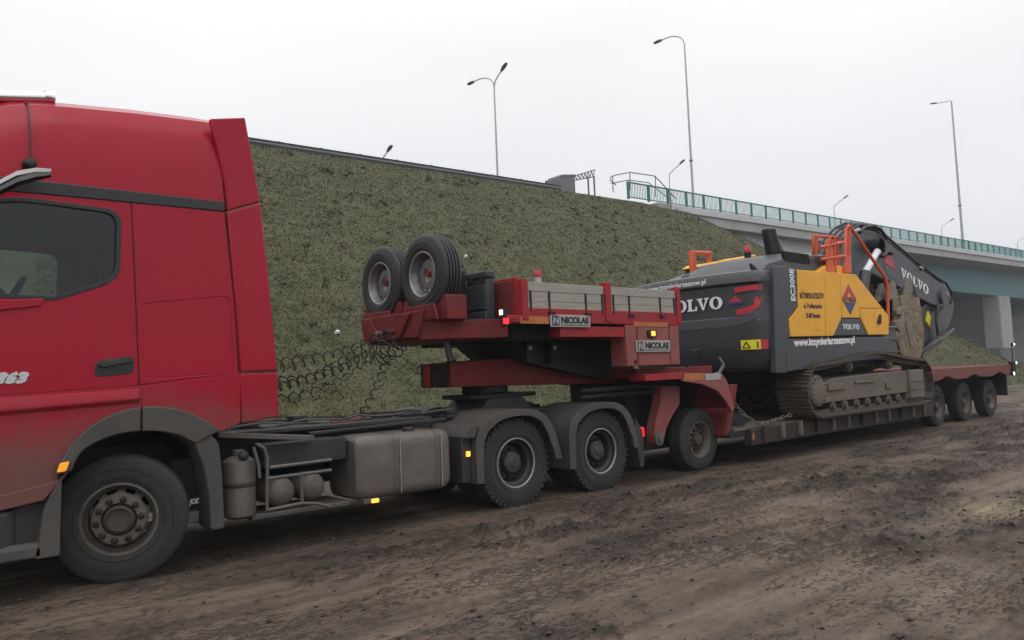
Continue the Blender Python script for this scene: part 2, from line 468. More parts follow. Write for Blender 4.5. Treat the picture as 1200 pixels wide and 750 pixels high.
# ---------------------------------------------------------------- ground: one churned mud sheet
def ground_height_fn():
    f1 = fbm_factory(1); f2 = fbm_factory(2); f3 = fbm_factory(3); f4 = fbm_factory(4)
    ruts = [((2.6, 6.30), (11.5, 4.80), 0.22, 1.25), ((0.2, 6.70), (2.6, 5.35), 0.16, 0.9), ((1.0, 4.9), (14.0, 3.9), 0.22, 0.85),
            ((4.0, 3.1), (16.0, 4.6), 0.20, 0.5), ((6.0, 6.1), (26.0, 5.8), 0.24, 1.0), ((8.0, 2.2), (24.0, 4.9), 0.2, 0.55), ((10.0, 5.0), (30.0, 6.2), 0.22, 0.6)]
    def h(X, Y):
        near = np.clip(1 - (X - 25) / 60, 0.1, 1)
        z = 0.05 * f1(X * 0.35, Y * 0.5, 3) * near
        rough = np.clip(0.5 + 2.2 * f2(X * 0.55 + 5, Y * 1.1, 3), 0.06, 1.0)
        z = z + 0.085 * f3(X * 2.6, Y * 4.2, 5, 0.6) * rough * near
        z = z + 0.040 * f4(X * 11, Y * 15, 3, 0.6) * rough * near
        clod = np.clip(f4(X * 6.0 + 3, Y * 9.0, 3) - 0.09, 0, 1) * rough
        z = z + 0.20 * clod * near
        tone = 0.45 + 0.8 * f1(X * 0.8 + 9, Y * 2.2, 4, 0.6) - 2.6 * clod - 0.25 * (rough - 0.4)
        for (a, b, wd, s) in ruts:
            ax, ay = a; bx, by = b; L = math.hypot(bx - ax, by - ay)
            ux, uy = (bx - ax) / L, (by - ay) / L
            t = (X - ax) * ux + (Y - ay) * uy
            d = -(X - ax) * uy + (Y - ay) * ux + 0.16 * f2(t * 0.5 + ax, t * 0 + 3.3, 3)
            endm = np.clip(t / 0.6, 0, 1) * np.clip((L - t) / 1.2, 0, 1) * np.clip(0.65 + 1.8 * f3(t * 0.7, ay + 0 * t, 2), 0.1, 1.2)
            inn = np.clip(1 - (np.abs(d) / wd) ** 4, 0, 1)
            lug = 0.5 + 0.5 * np.sin(2 * PI * (t + 0.5 * np.abs(d)) / 0.14)
            rid = np.exp(-((np.abs(d) - wd * 1.25) / 0.07) ** 2)
            crumb = np.clip(0.5 + 2.4 * f4(X * 7, Y * 7, 3), 0, 1.6)
            z = z + s * endm * (-0.045 * inn + 0.028 * inn * lug + 0.085 * rid * crumb)
            tone = tone - s * endm * (0.42 * rid * crumb + 0.22 * inn * lug)
        flat = np.clip((Y - 6.6) / 0.5, 0, 1) * np.clip((10.4 - Y) / 0.6, 0, 1) * np.clip((26 - X) / 1, 0, 1)
        z = z * (1 - 0.8 * flat)
        r = np.hypot(X, Y)
        z = z * np.clip((120 - r) / 60, 0, 1)
        return z, np.clip(tone, 0, 1)
    return h
GH = ground_height_fn()

def axis(segs):
    out_ = [segs[0][0]]
    for a, b, s in segs:
        n = max(1, int(round((b - a) / s)))
        out_ += list(np.linspace(a, b, n + 1)[1:])
    return np.array(out_)

def grid_mesh(name, xs, ys, hfn):
    X, Y = np.meshgrid(xs, ys, indexing='ij')
    r = hfn(X, Y); Z, T = r if isinstance(r, tuple) else (r, None)
    nx, ny = len(xs), len(ys)
    me = bpy.data.meshes.new(name)
    co = np.stack([X, Y, Z], -1).reshape(-1, 3).astype('f')
    I = np.arange(nx * ny).reshape(nx, ny)
    q = np.stack([I[:-1, :-1], I[1:, :-1], I[1:, 1:], I[:-1, 1:]], -1).reshape(-1, 4)
    me.vertices.add(len(co)); me.vertices.foreach_set('co', co.ravel())
    me.loops.add(q.size); me.loops.foreach_set('vertex_index', q.ravel().astype('i'))
    me.polygons.add(len(q)); me.polygons.foreach_set('loop_start', np.arange(0, q.size, 4, dtype='i'))
    me.polygons.foreach_set('use_smooth', np.ones(len(q), bool))
    me.update(calc_edges=True)
    if T is not None:
        at = me.attributes.new('tone', 'FLOAT', 'POINT'); at.data.foreach_set('value', T.reshape(-1).astype('f'))
    return me

def ground_material():
    m = bpy.data.materials.new('churned_mud'); m.use_nodes = True
    t = m.node_tree; b = t.nodes['Principled BSDF']
    geo = t.nodes.new('ShaderNodeNewGeometry')
    at = t.nodes.new('ShaderNodeAttribute'); at.attribute_name = 'tone'
    n1 = t.nodes.new('ShaderNodeTexNoise'); n1.inputs['Scale'].default_value = 9; n1.inputs['Detail'].default_value = 8; n1.inputs['Roughness'].default_value = 0.75
    mp_ = t.nodes.new('ShaderNodeMapping'); mp_.inputs['Scale'].default_value = (0.6, 1.2, 1)
    t.links.new(geo.outputs['Position'], mp_.inputs[0]); t.links.new(mp_.outputs[0], n1.inputs['Vector'])
    ad = t.nodes.new('ShaderNodeMath'); ad.operation = 'MULTIPLY_ADD'; ad.inputs[1].default_value = 0.9; ad.inputs[2].default_value = -0.45
    t.links.new(n1.outputs[0], ad.inputs[0])
    a2 = t.nodes.new('ShaderNodeMath'); a2.operation = 'ADD'
    t.links.new(ad.outputs[0], a2.inputs[0]); t.links.new(at.outputs['Fac'], a2.inputs[1])
    cr = t.nodes.new('ShaderNodeValToRGB')
    e = cr.color_ramp.elements
    e[0].position = 0.0; e[0].color = (0.026, 0.018, 0.013, 1)
    e[1].position = 1.0; e[1].color = (0.205, 0.160, 0.124, 1)
    x = e.new(0.28); x.color = (0.080, 0.056, 0.041, 1)
    x = e.new(0.55); x.color = (0.134, 0.098, 0.073, 1)
    t.links.new(a2.outputs[0], cr.inputs[0])
    # a spill of pale sand
    ds = t.nodes.new('ShaderNodeVectorMath'); ds.operation = 'SUBTRACT'; ds.inputs[1].default_value = (9.15, 2.95, 0)
    t.links.new(geo.outputs['Position'], ds.inputs[0])
    mu = t.nodes.new('ShaderNodeVectorMath'); mu.operation = 'MULTIPLY'; mu.inputs[1].default_value = (1.3, 2.2, 0)
    t.links.new(ds.outputs[0], mu.inputs[0])
    ln = t.nodes.new('ShaderNodeVectorMath'); ln.operation = 'LENGTH'; t.links.new(mu.outputs[0], ln.inputs[0])
    sb = t.nodes.new('ShaderNodeMath'); sb.operation = 'MULTIPLY_ADD'; sb.inputs[1].default_value = -2.0
    t.links.new(n1.outputs[0], sb.inputs[0]); t.links.new(ln.outputs['Value'], sb.inputs[2])
    rr = t.nodes.new('ShaderNodeMapRange'); rr.inputs[1].default_value = 0.35; rr.inputs[2].default_value = -0.9; rr.inputs[4].default_value = 0.75
    t.links.new(sb.outputs[0], rr.inputs[0])
    mm = t.nodes.new('ShaderNodeMix'); mm.data_type = 'RGBA'; mm.inputs[7].default_value = (0.25, 0.20, 0.115, 1)
    t.links.new(rr.outputs[0], mm.inputs[0]); t.links.new(cr.outputs[0], mm.inputs[6])
    # churned flecks of darker wet mud, in patches, and faint smears along the wheel tracks
    mf = t.nodes.new('ShaderNodeMapping'); mf.inputs['Scale'].default_value = (13, 30, 1); mf.inputs['Rotation'].default_value = (0, 0, 0.12)
    t.links.new(geo.outputs['Position'], mf.inputs[0])
    nf = t.nodes.new('ShaderNodeTexNoise'); nf.inputs['Scale'].default_value = 1.0; nf.inputs['Detail'].default_value = 5; nf.inputs['Roughness'].default_value = 0.62; nf.inputs['Distortion'].default_value = 0.6
    t.links.new(mf.outputs[0], nf.inputs['Vector'])
    npz = t.nodes.new('ShaderNodeTexNoise'); npz.inputs['Scale'].default_value = 0.9; npz.inputs['Detail'].default_value = 6; npz.inputs['Roughness'].default_value = 0.65
    t.links.new(mp_.outputs[0], npz.inputs['Vector'])
    th = t.nodes.new('ShaderNodeMath'); th.operation = 'MULTIPLY_ADD'; th.inputs[1].default_value = 0.85; th.inputs[2].default_value = -0.43
    t.links.new(npz.outputs[0], th.inputs[0])
    sm_ = t.nodes.new('ShaderNodeMath'); sm_.operation = 'ADD'
    t.links.new(nf.outputs[0], sm_.inputs[0]); t.links.new(th.outputs[0], sm_.inputs[1])
    fk = t.nodes.new('ShaderNodeMapRange'); fk.interpolation_type = 'SMOOTHSTEP'; fk.inputs[1].default_value = 0.53; fk.inputs[2].default_value = 0.63; fk.inputs[4].default_value = 0.85
    t.links.new(sm_.outputs[0], fk.inputs[0])
    m2 = t.nodes.new('ShaderNodeMix'); m2.data_type = 'RGBA'; m2.inputs[7].default_value = (0.042, 0.028, 0.019, 1)
    t.links.new(fk.outputs[0], m2.inputs[0]); t.links.new(mm.outputs[2], m2.inputs[6])
    ms = t.nodes.new('ShaderNodeMapping'); ms.inputs['Scale'].default_value = (0.35, 7.0, 1); ms.inputs['Rotation'].default_value = (0, 0, 0.10)
    t.links.new(geo.outputs['Position'], ms.inputs[0])
    nstk = t.nodes.new('ShaderNodeTexNoise'); nstk.inputs['Scale'].default_value = 1.0; nstk.inputs['Detail'].default_value = 5
    t.links.new(ms.outputs[0], nstk.inputs['Vector'])
    rs_ = t.nodes.new('ShaderNodeMapRange'); rs_.inputs[1].default_value = 0.32; rs_.inputs[2].default_value = 0.68; rs_.inputs[3].default_value = 0.68; rs_.inputs[4].default_value = 1.25
    t.links.new(nstk.outputs[0], rs_.inputs[0])
    vs_ = t.nodes.new('ShaderNodeVectorMath'); vs_.operation = 'SCALE'
    t.links.new(m2.outputs[2], vs_.inputs[0]); t.links.new(rs_.outputs[0], vs_.inputs['Scale'])
    t.links.new(vs_.outputs[0], b.inputs['Base Color'])
    n2 = t.nodes.new('ShaderNodeTexNoise'); n2.inputs['Scale'].default_value = 1.1; n2.inputs['Detail'].default_value = 5
    t.links.new(geo.outputs['Position'], n2.inputs['Vector'])
    r2 = t.nodes.new('ShaderNodeMapRange'); r2.inputs[1].default_value = 0.35; r2.inputs[2].default_value = 0.65; r2.inputs[3].default_value = 0.95; r2.inputs[4].default_value = 0.62
    t.links.new(n2.outputs[0], r2.inputs[0]); t.links.new(r2.outputs[0], b.inputs['Roughness'])
    b.inputs['Specular IOR Level'].default_value = 0.35
    n3 = t.nodes.new('ShaderNodeTexNoise'); n3.inputs['Scale'].default_value = 38; n3.inputs['Detail'].default_value = 6; n3.inputs['Roughness'].default_value = 0.7
    t.links.new(mp_.outputs[0], n3.inputs['Vector'])
    bp = t.nodes.new('ShaderNodeBump'); bp.inputs['Strength'].default_value = 0.8; bp.inputs['Distance'].default_value = 0.03
    hs = t.nodes.new('ShaderNodeMath'); hs.operation = 'MULTIPLY_ADD'; hs.inputs[1].default_value = 0.9
    t.links.new(fk.outputs[0], hs.inputs[0]); t.links.new(n3.outputs[0], hs.inputs[2])
    t.links.new(hs.outputs[0], bp.inputs['Height']); t.links.new(bp.outputs[0], b.inputs['Normal'])
    return m
M['mud'] = ground_material()
gx = axis([(-1500, -100, 200), (-100, -8, 4), (-8, 0, 0.3), (0, 3, 0.05), (3, 12, 0.04), (12, 30, 0.09), (30, 60, 0.5), (60, 160, 4), (160, 1800, 160)])
gy = axis([(-1500, -60, 160), (-60, -4, 4), (-4, 1.2, 0.2), (1.2, 7.2, 0.035), (7.2, 13, 0.1), (13, 60, 2), (60, 1800, 150)])
ground = link('ground', grid_mesh('ground', gx, gy, GH), 'mud')
tag(ground, kind='structure')

# loose clods of mud thrown up along the ruts
def scatter_clods(n):
    X = rng.uniform(0.3, 20, n * 30); Y = rng.uniform(1.3, 7.4, n * 30)
    z, tone = GH(X, Y)
    d = np.hypot(X, Y)
    keep = rng.random(len(X)) < np.clip(0.55 - tone, 0, 1) ** 2 * 2.2 * np.clip(5.0 / d, 0, 1)
    X, Y, z = X[keep][:n], Y[keep][:n], z[keep][:n]; k = len(X)
    base = np.array([(1, 0, 0), (-1, 0, 0), (0, 1, 0), (0, -1, 0), (0, 0, 1), (0, 0, -1), (.6, .6, .55), (-.6, .6, .5), (.6, -.6, .5), (-.6, -.6, .55)])
    bm = bmesh.new()
    for p in base: bm.verts.new(p)
    r = bmesh.ops.convex_hull(bm, input=bm.verts)
    bm.verts.ensure_lookup_table(); bm.verts.index_update()
    F = np.array([[v.index for v in f.verts] for f in bm.faces if len(f.verts) == 3]); bm.free()
    s = 0.004 + 0.017 * rng.random(k) ** 4.0
    V = base[None] * (1 + 0.35 * rng.standard_normal((k, 10, 3))) * s[:, None, None] * np.array([1.4, 1.0, 0.75])
    V += np.stack([X, Y, z + s * 0.3], 1)[:, None]
    faces = (F[None] + (np.arange(k) * 10)[:, None, None]).reshape(-1, 3)
    me = bpy.data.meshes.new('mud_clods'); me.from_pydata(V.reshape(-1, 3).tolist(), [], faces.tolist())
    return me
M['clod'] = mat('dark_wet_clod', (0.050, 0.035, 0.025), 0.8, 0, 0.4, 14, bump=0.2)
clods = link('mud_clods', scatter_clods(6000), 'clod')
tag(clods, 'dark loose clods of mud strewn over the churned ground', 'mud', kind='stuff')

# ---------------------------------------------------------------- embankment with its end cone under the bridge
def road_z(X):
    return 11.5 + 0.0178 * (X - 12)
_fe1 = fbm_factory(11); _fe2 = fbm_factory(12)
def emb_h(X, Y):
    a = 0.68 * np.clip(31 - Y, 0, None); b = 0.40 * np.clip(X - 42.5, 0, None)
    h = road_z(X) + 0.15 * np.clip((41 - X) / 3, 0, 1) - np.sqrt(a * a + b * b)
    slope = np.clip((31 - Y) / 2, 0, 1)
    h = h + (0.40 * _fe1(X * 0.12, Y * 0.2, 3) + 0.14 * _fe2(X * 0.9, Y * 0.9, 3)) * slope
    return np.maximum(h, -0.4)
def grass_material(name, attr):
    m = bpy.data.materials.new(name); m.use_nodes = True
    t = m.node_tree; b = t.nodes['Principled BSDF']; b.inputs['Roughness'].default_value = 0.9; b.inputs['Specular IOR Level'].default_value = 0.15
    if attr:
        at = t.nodes.new('ShaderNodeAttribute'); at.attribute_name = 'Col'
        t.links.new(at.outputs['Color'], b.inputs['Base Color'])
        return m
    geo = t.nodes.new('ShaderNodeNewGeometry')
    mp_ = t.nodes.new('ShaderNodeMapping'); mp_.inputs['Scale'].default_value = (0.5, 1.0, 1.6)
    t.links.new(geo.outputs['Position'], mp_.inputs[0])
    n1 = t.nodes.new('ShaderNodeTexNoise'); n1.inputs['Scale'].default_value = 3.5; n1.inputs['Detail'].default_value = 9; n1.inputs['Roughness'].default_value = 0.78
    n2 = t.nodes.new('ShaderNodeTexNoise'); n2.inputs['Scale'].default_value = 0.55; n2.inputs['Detail'].default_value = 5
    t.links.new(mp_.outputs[0], n1.inputs['Vector']); t.links.new(mp_.outputs[0], n2.inputs['Vector'])
    cr = t.nodes.new('ShaderNodeValToRGB'); e = cr.color_ramp.elements
    e[0].position = 0.28; e[0].color = (0.060, 0.054, 0.032, 1)
    e[1].position = 0.72; e[1].color = (0.150, 0.138, 0.082, 1)
    x = e.new(0.5); x.color = (0.090, 0.088, 0.047, 1)
    t.links.new(n1.outputs[0], cr.inputs[0])
    r2 = t.nodes.new('ShaderNodeMapRange'); r2.inputs[1].default_value = 0.35; r2.inputs[2].default_value = 0.65; r2.inputs[4].default_value = 0.5
    t.links.new(n2.outputs[0], r2.inputs[0])
    mm = t.nodes.new('ShaderNodeMix'); mm.data_type = 'RGBA'; mm.inputs[7].default_value = (0.062, 0.075, 0.034, 1)
    t.links.new(r2.outputs[0], mm.inputs[0]); t.links.new(cr.outputs[0], mm.inputs[6])
    t.links.new(mm.outputs[2], b.inputs['Base Color'])
    bp = t.nodes.new('ShaderNodeBump'); bp.inputs['Strength'].default_value = 0.6; bp.inputs['Distance'].default_value = 0.08
    t.links.new(n1.outputs[0], bp.inputs['Height']); t.links.new(bp.outputs[0], b.inputs['Normal'])
    return m
M['turf'] = grass_material('winter_turf', False)
M['blade'] = grass_material('grass_blades', True)
ex = axis([(-400, -40, 30), (-40, 0, 2), (0, 75, 0.3), (75, 150, 1.0), (150, 400, 20)])
ey = axis([(11.5, 31, 0.25), (31, 33, 0.5), (33, 56, 2.5)])
emb = link('embankment', grid_mesh('embankment', ex, ey, emb_h), 'turf')
tag(emb, kind='structure')

def scatter_grass(n):
    N = n * 14
    X = rng.uniform(0.5, 112, N); Y = 12.6 + 18.6 * rng.random(N) ** 1.2
    d = 0.652 * X + 0.759 * Y; lat = (0.759 * X - 0.652 * Y) / d
    clump = np.clip(0.65 + 1.2 * _fe2(X * 1.6 + 3, Y * 2.6, 4, 0.6), 0.15, 1.2)
    keep = (lat > -0.62) & (lat < 0.72) & (rng.random(N) < clump * np.clip((14.0 / d) ** 1.6, 0, 1))
    X, Y, d = X[keep][:n], Y[keep][:n], d[keep][:n]; k = len(X)
    z = emb_h(X, Y); ok = z > 0.0
    X, Y, d, z = X[ok], Y[ok], d[ok], z[ok]; k = len(X)
    # rank tufts standing above the short sward
    nt_ = 500
    cx = rng.uniform(1, 60, nt_ * 6); cy = rng.uniform(12.8, 31.0, nt_ * 6); cd = 0.652 * cx + 0.759 * cy
    cl_ = (0.759 * cx - 0.652 * cy) / cd
    sel = (cl_ > -0.6) & (cl_ < 0.6) & (rng.random(len(cx)) < np.clip(0.5 + 2.5 * _fe1(cx * 0.6 + 7, cy * 0.9, 3), 0, 1) * np.clip(26 / cd, 0, 1))
    cx, cy = cx[sel][:nt_], cy[sel][:nt_]; m_ = len(cx); per = 14
    TX = np.repeat(cx, per) + rng.normal(0, 0.06, m_ * per); TYY = np.repeat(cy, per) + rng.normal(0, 0.06, m_ * per)
    tall = np.concatenate([np.zeros(k), np.repeat(rng.uniform(0.5, 1.0, m_), per)])
    X = np.concatenate([X, TX]); Y = np.concatenate([Y, TYY]); z = emb_h(X, Y); d = 0.652 * X + 0.759 * Y; k = len(X)
    hgt = (0.020 + 0.050 * rng.random(k) ** 1.6) * (1 + 0.008 * d); wd = (0.0035 + 0.0005 * d) * (0.6 + 0.8 * rng.random(k))
    hgt = hgt + tall * (0.07 + 0.10 * rng.random(k)); wd = wd * (1 + 0.5 * (tall > 0))
    ang = rng.uniform(0, 2 * PI, k); lean = rng.normal(0, 0.75, (k, 2))
    p = np.stack([X, Y, z - 0.01], 1)
    s = np.stack([np.cos(ang), np.sin(ang), 0 * ang], 1) * wd[:, None]
    tip = p + np.stack([lean[:, 0] * hgt * 1.3, lean[:, 1] * hgt - 0.5 * hgt, hgt * (0.55 + 0.25 * (tall > 0))], 1)
    V = np.stack([p - s, p + s, tip], 1).reshape(-1, 3)
    me = bpy.data.meshes.new('embankment_grass')
    me.vertices.add(3 * k); me.vertices.foreach_set('co', V.astype('f').ravel())
    me.loops.add(3 * k); me.loops.foreach_set('vertex_index', np.arange(3 * k, dtype='i'))
    me.polygons.add(k); me.polygons.foreach_set('loop_start', np.arange(0, 3 * k, 3, dtype='i'))
    me.update(calc_edges=True)
    pal = np.array([(0.096, 0.097, 0.047), (0.080, 0.087, 0.040), (0.115, 0.106, 0.058), (0.150, 0.135, 0.083), (0.070, 0.060, 0.038)])
    patch = np.clip(0.5 + 1.8 * _fe1(X * 0.5, Y * 0.7, 3), 0, 1)
    idx = np.where(rng.random(k) < patch, rng.choice([0, 1, 1, 4], k), rng.choice([0, 2, 2, 3, 4], k))
    tint = rng.integers(0, 5, k)
    idx = np.where(tall > 0, np.where(tall > 0.8, 2, np.where(tall > 0.7, 3, 0)), idx)
    c = pal[idx] * (0.75 + 0.5 * rng.random((k, 1)))
    C = np.concatenate([np.repeat(c[:, None], 3, 1), np.ones((k, 3, 1))], 2).reshape(-1)
    at = me.attributes.new('Col', 'FLOAT_COLOR', 'POINT'); at.data.foreach_set('color', C.astype('f'))
    return me
grass = link('embankment_grass', scatter_grass(520000), 'blade')
tag(grass, 'short olive and straw coloured winter grass over the embankment slope', 'grass', kind='stuff')

# ---------------------------------------------------------------- bridge
br = thing('road_bridge', (48, 40, 0), 'concrete road bridge on teal girders leaving the grassy embankment', 'bridge')
BX0, BX1 = 44.0, 210.0
def along(mb, prof, xa, xb, rel=True, n=None):
    """extrude a (y, dz) profile along the gently climbing road"""
    n = n or max(1, int((xb - xa) / 12))
    mb.loft([[(x, y, dz + (road_z(x) if rel else 0)) for y, dz in prof] for x in np.linspace(xa, xb, n + 1)])
    return mb
along(MB(), [(31.25, -0.72), (33.6, -1.0), (50.4, -1.0), (52.75, -0.72), (52.75, 0.1), (31.25, 0.1)], BX0, BX1).build('deck', 'concrete', br)
fas = along(MB(), [(30.95, -0.12), (31.3, -0.12), (31.3, 0.31), (30.95, 0.31)], BX0 - 3, BX1).build('edge_beam', 'concrete_lt', br)
along(MB(), [(31.08, -0.80), (31.35, -0.80), (31.35, -0.125), (31.08, -0.125)], BX0 - 1, BX1).build('fascia', 'concrete', br)
along(MB(), [(52.7, -0.8), (53.05, -0.8), (53.05, 0.31), (52.7, 0.31)], BX0 - 3, BX1).build('edge_beam', 'concrete', br)
for gy_ in (34.0, 42.0, 49.6):
    mbg = MB()
    xs_ = np.linspace(62, BX1, 14)
    mbg.loft([[(x, gy_, 9.1), (x, gy_ + 0.06, 9.1), (x, gy_ + 0.06, road_z(x) - 1.0), (x, gy_, road_z(x) - 1.0)] for x in xs_])
    gi = mbg.build('girder', 'teal', br)
    MB().box(62, BX1, gy_ - 0.3, gy_ + 0.36, 9.02, 9.1).build('flange', 'teal', gi)
# abutment: side wall and front face
ab = MB()
xs_ = [46.0, 64.0]
ab.loft([[(x, 32.0, 3.0), (x, 52.0, 3.0), (x, 52.0, road_z(x) - 0.74), (x, 32.0, road_z(x) - 0.74)] for x in xs_])
ab.build('abutment', 'concrete_lt', br)
# wall pier with a cap; under-deck shade painted as dark concrete, lit end pale
for px_ in (110.8, 172.0):
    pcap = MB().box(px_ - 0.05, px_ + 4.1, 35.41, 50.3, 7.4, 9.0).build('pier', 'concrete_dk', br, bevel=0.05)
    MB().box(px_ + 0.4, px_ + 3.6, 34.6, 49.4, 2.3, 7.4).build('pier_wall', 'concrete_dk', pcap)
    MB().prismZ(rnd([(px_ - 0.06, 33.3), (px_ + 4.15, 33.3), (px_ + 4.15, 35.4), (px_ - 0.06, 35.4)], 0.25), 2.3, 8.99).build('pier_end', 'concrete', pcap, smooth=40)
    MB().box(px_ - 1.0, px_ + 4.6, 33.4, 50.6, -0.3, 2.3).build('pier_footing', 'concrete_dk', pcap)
rw = MB().prismX([(36.5, -0.3), (58, -0.3), (58, 7.5), (37.5, 7.5)], 138, 139.2).build('retaining_wall', 'concrete', None)
tag(rw, 'pale concrete wall standing beyond the bridge pier', 'wall')

# railing along the deck edge
rl = thing('bridge_railing', (37, 31.1, road_z(37) + 0.3), 'teal steel railing with upright bars along the bridge edge', 'railing')
RX0, RX1, STEP = 36.9, 150.9, 2.0
yr = 31.12
along(MB(), [(yr - 0.05, 1.34), (yr + 0.05, 1.34), (yr + 0.05, 1.41), (yr - 0.05, 1.41)], RX0, RX1).build('top_rail', 'teal_rail', rl)
along(MB(), [(yr - 0.03, 0.40), (yr + 0.03, 0.40), (yr + 0.03, 0.46), (yr - 0.03, 0.46)], RX0, RX1).build('bottom_rail', 'teal_rail', rl)
post_me = MB().box(-0.07, 0.07, -0.06, 0.06, 0.0, 1.12).mesh('post')
bar_mb = MB()
for k in range(1, 13):
    xx = k * STEP / 13
    bar_mb.box(xx - 0.013, xx + 0.013, -0.014, 0.014, 0.15 + 0.0178 * xx, 1.06 + 0.0178 * xx)
bar_me = bar_mb.mesh('bars')
for x in np.arange(RX0, RX1 + 0.1, STEP):
    z_ = road_z(x) + 0.3
    o = link('post', post_me, 'teal_rail', rl); o.location = Vector((x, yr, z_)) - wo(rl)
    if x < RX1 - 0.1:
        o = link('bars', bar_me, 'teal_rail', rl); o.location = Vector((x, yr, z_)) - wo(rl)
# approach ground strip under the first railing bays
rs = along(MB(), [(30.9, -0.3), (31.6, -0.3), (31.6, 0.29), (30.9, 0.29)], 39.5, 41.0, n=2).build('kerb_strip', 'concrete', None)
tag(rs, kind='structure')
rd = MB()
along(rd, [(31.7, 0.0), (52.5, 0.0), (52.5, 0.115), (31.7, 0.115)], -300, BX1).build('road', 'asphalt', None)
tag(bpy.data.objects['road'], kind='structure')

# stair handrail at the end of the railing
hr = thing('stair_handrail', (35.5, 30.6, road_z(35.5)), 'grey pipe handrail looping over the embankment shoulder at the railing end', 'handrail')
hp = [(35.187, 12.783), (34.666, 13.030), (34.758, 13.252), (35.234, 13.424), (36.526, 13.766), (38.861, 13.876), (39.362, 13.665), (41.050, 12.637)]
MB().tube([(x, 30.6, z) for x, z in hp], 0.035, 6).build('rail', 'galv_dk', hr, smooth=50)
hp2 = [(34.728, 12.828), (36.326, 13.254), (38.308, 13.357), (40.670, 12.421)]
MB().tube([(x, 30.6, z) for x, z in hp2], 0.03, 6).build('mid_rail', 'galv_dk', hr, smooth=50)
for (a, b) in ([(34.879, 12.795), (34.917, 13.327)], [(36.476, 13.113), (36.526, 13.766)], [(38.961, 12.999), (39.035, 13.900)], [(40.489, 12.400), (40.538, 12.973)]):
    MB().tube([(a[0], 30.6, a[1] - 0.5), (b[0], 30.6, b[1])], 0.035, 6).build('post', 'galv_dk', hr, smooth=50)

# crash barrier along the crest
gr = thing('crash_barrier', (20, 31.2, road_z(20)), 'grey steel crash barrier along the embankment crest', 'barrier')
along(MB(), [(31.15, 0.22), (31.22, 0.26), (31.15, 0.32), (31.15, 0.38), (31.22, 0.44), (31.15, 0.50), (31.25, 0.50), (31.25, 0.22)], -80, 31.0).build('beam', 'galv_dk', gr)
bp_me = MB().box(-0.05, 0.05, 0.0, 0.1, -0.3, 0.56).mesh('post')
for x in np.arange(-10, 31, 2.0):
    o = link('post', bp_me, 'galv_dk', gr); o.location = Vector((x, 31.26, road_z(x))) - wo(gr)
# concrete cabinet and lattice frame on the crest
cb = thing('roadside_cabinet', (30.8, 31.9, road_z(30.8)), 'grey concrete cabinet on the embankment crest by the lattice frame', 'cabinet')
(x0_, z0_), (x1_, z1_) = (31.104, 12.680), (32.560, 13.342)
MB().prism([(x0_, z0_ - 0.7), (x1_, z0_ - 0.8), (x1_, z1_ - 0.12), (x0_ + 0.35, z1_ - 0.28), (x0_, z1_ - 0.42)], 31.5, 32.6).build('body', 'galv_dk', cb, bevel=0.02)
MB().prism([(x0_ + 0.33, z1_ - 0.285), (x1_ + 0.03, z1_ - 0.119), (x1_ + 0.03, z1_ - 0.06), (x0_ + 0.33, z1_ - 0.225)], 31.45, 32.65).build('lid', 'concrete', cb)
lf = thing('lattice_frame', (33.0, 32.2, road_z(33)), 'small steel lattice boom on posts at the embankment crest', 'frame')
ca = [(33.007, 13.366), (35.089, 14.088)]; cb_ = [(32.990, 13.101), (35.059, 13.650)]
for (a, b) in (ca, cb_):
    MB().bar((a[0], 32.2, a[1]), (b[0], 32.2, b[1]), 0.06, 0.06).build('chord', 'galv_dk', lf)
zz = MB()
for k in range(7):
    t0, t1 = k / 7, (k + 0.5) / 7; t2 = (k + 1) / 7
    A = lambda t: (ca[0][0] + (ca[1][0] - ca[0][0]) * t, 32.2, ca[0][1] + (ca[1][1] - ca[0][1]) * t)
    Bq = lambda t: (cb_[0][0] + (cb_[1][0] - cb_[0][0]) * t, 32.2, cb_[0][1] + (cb_[1][1] - cb_[0][1]) * t)
    zz.bar(A(t0), Bq(t1), 0.04, 0.04); zz.bar(Bq(t1), A(t2), 0.04, 0.04)
zz.build('lacing', 'galv_dk', lf)
for pxx in [(34.438, 13.564), (34.980, 13.639)]:
    MB().box(pxx[0] - 0.04, pxx[0] + 0.04, 32.16, 32.24, road_z(33) - 0.2, pxx[1]).build('post', 'galv_dk', lf)

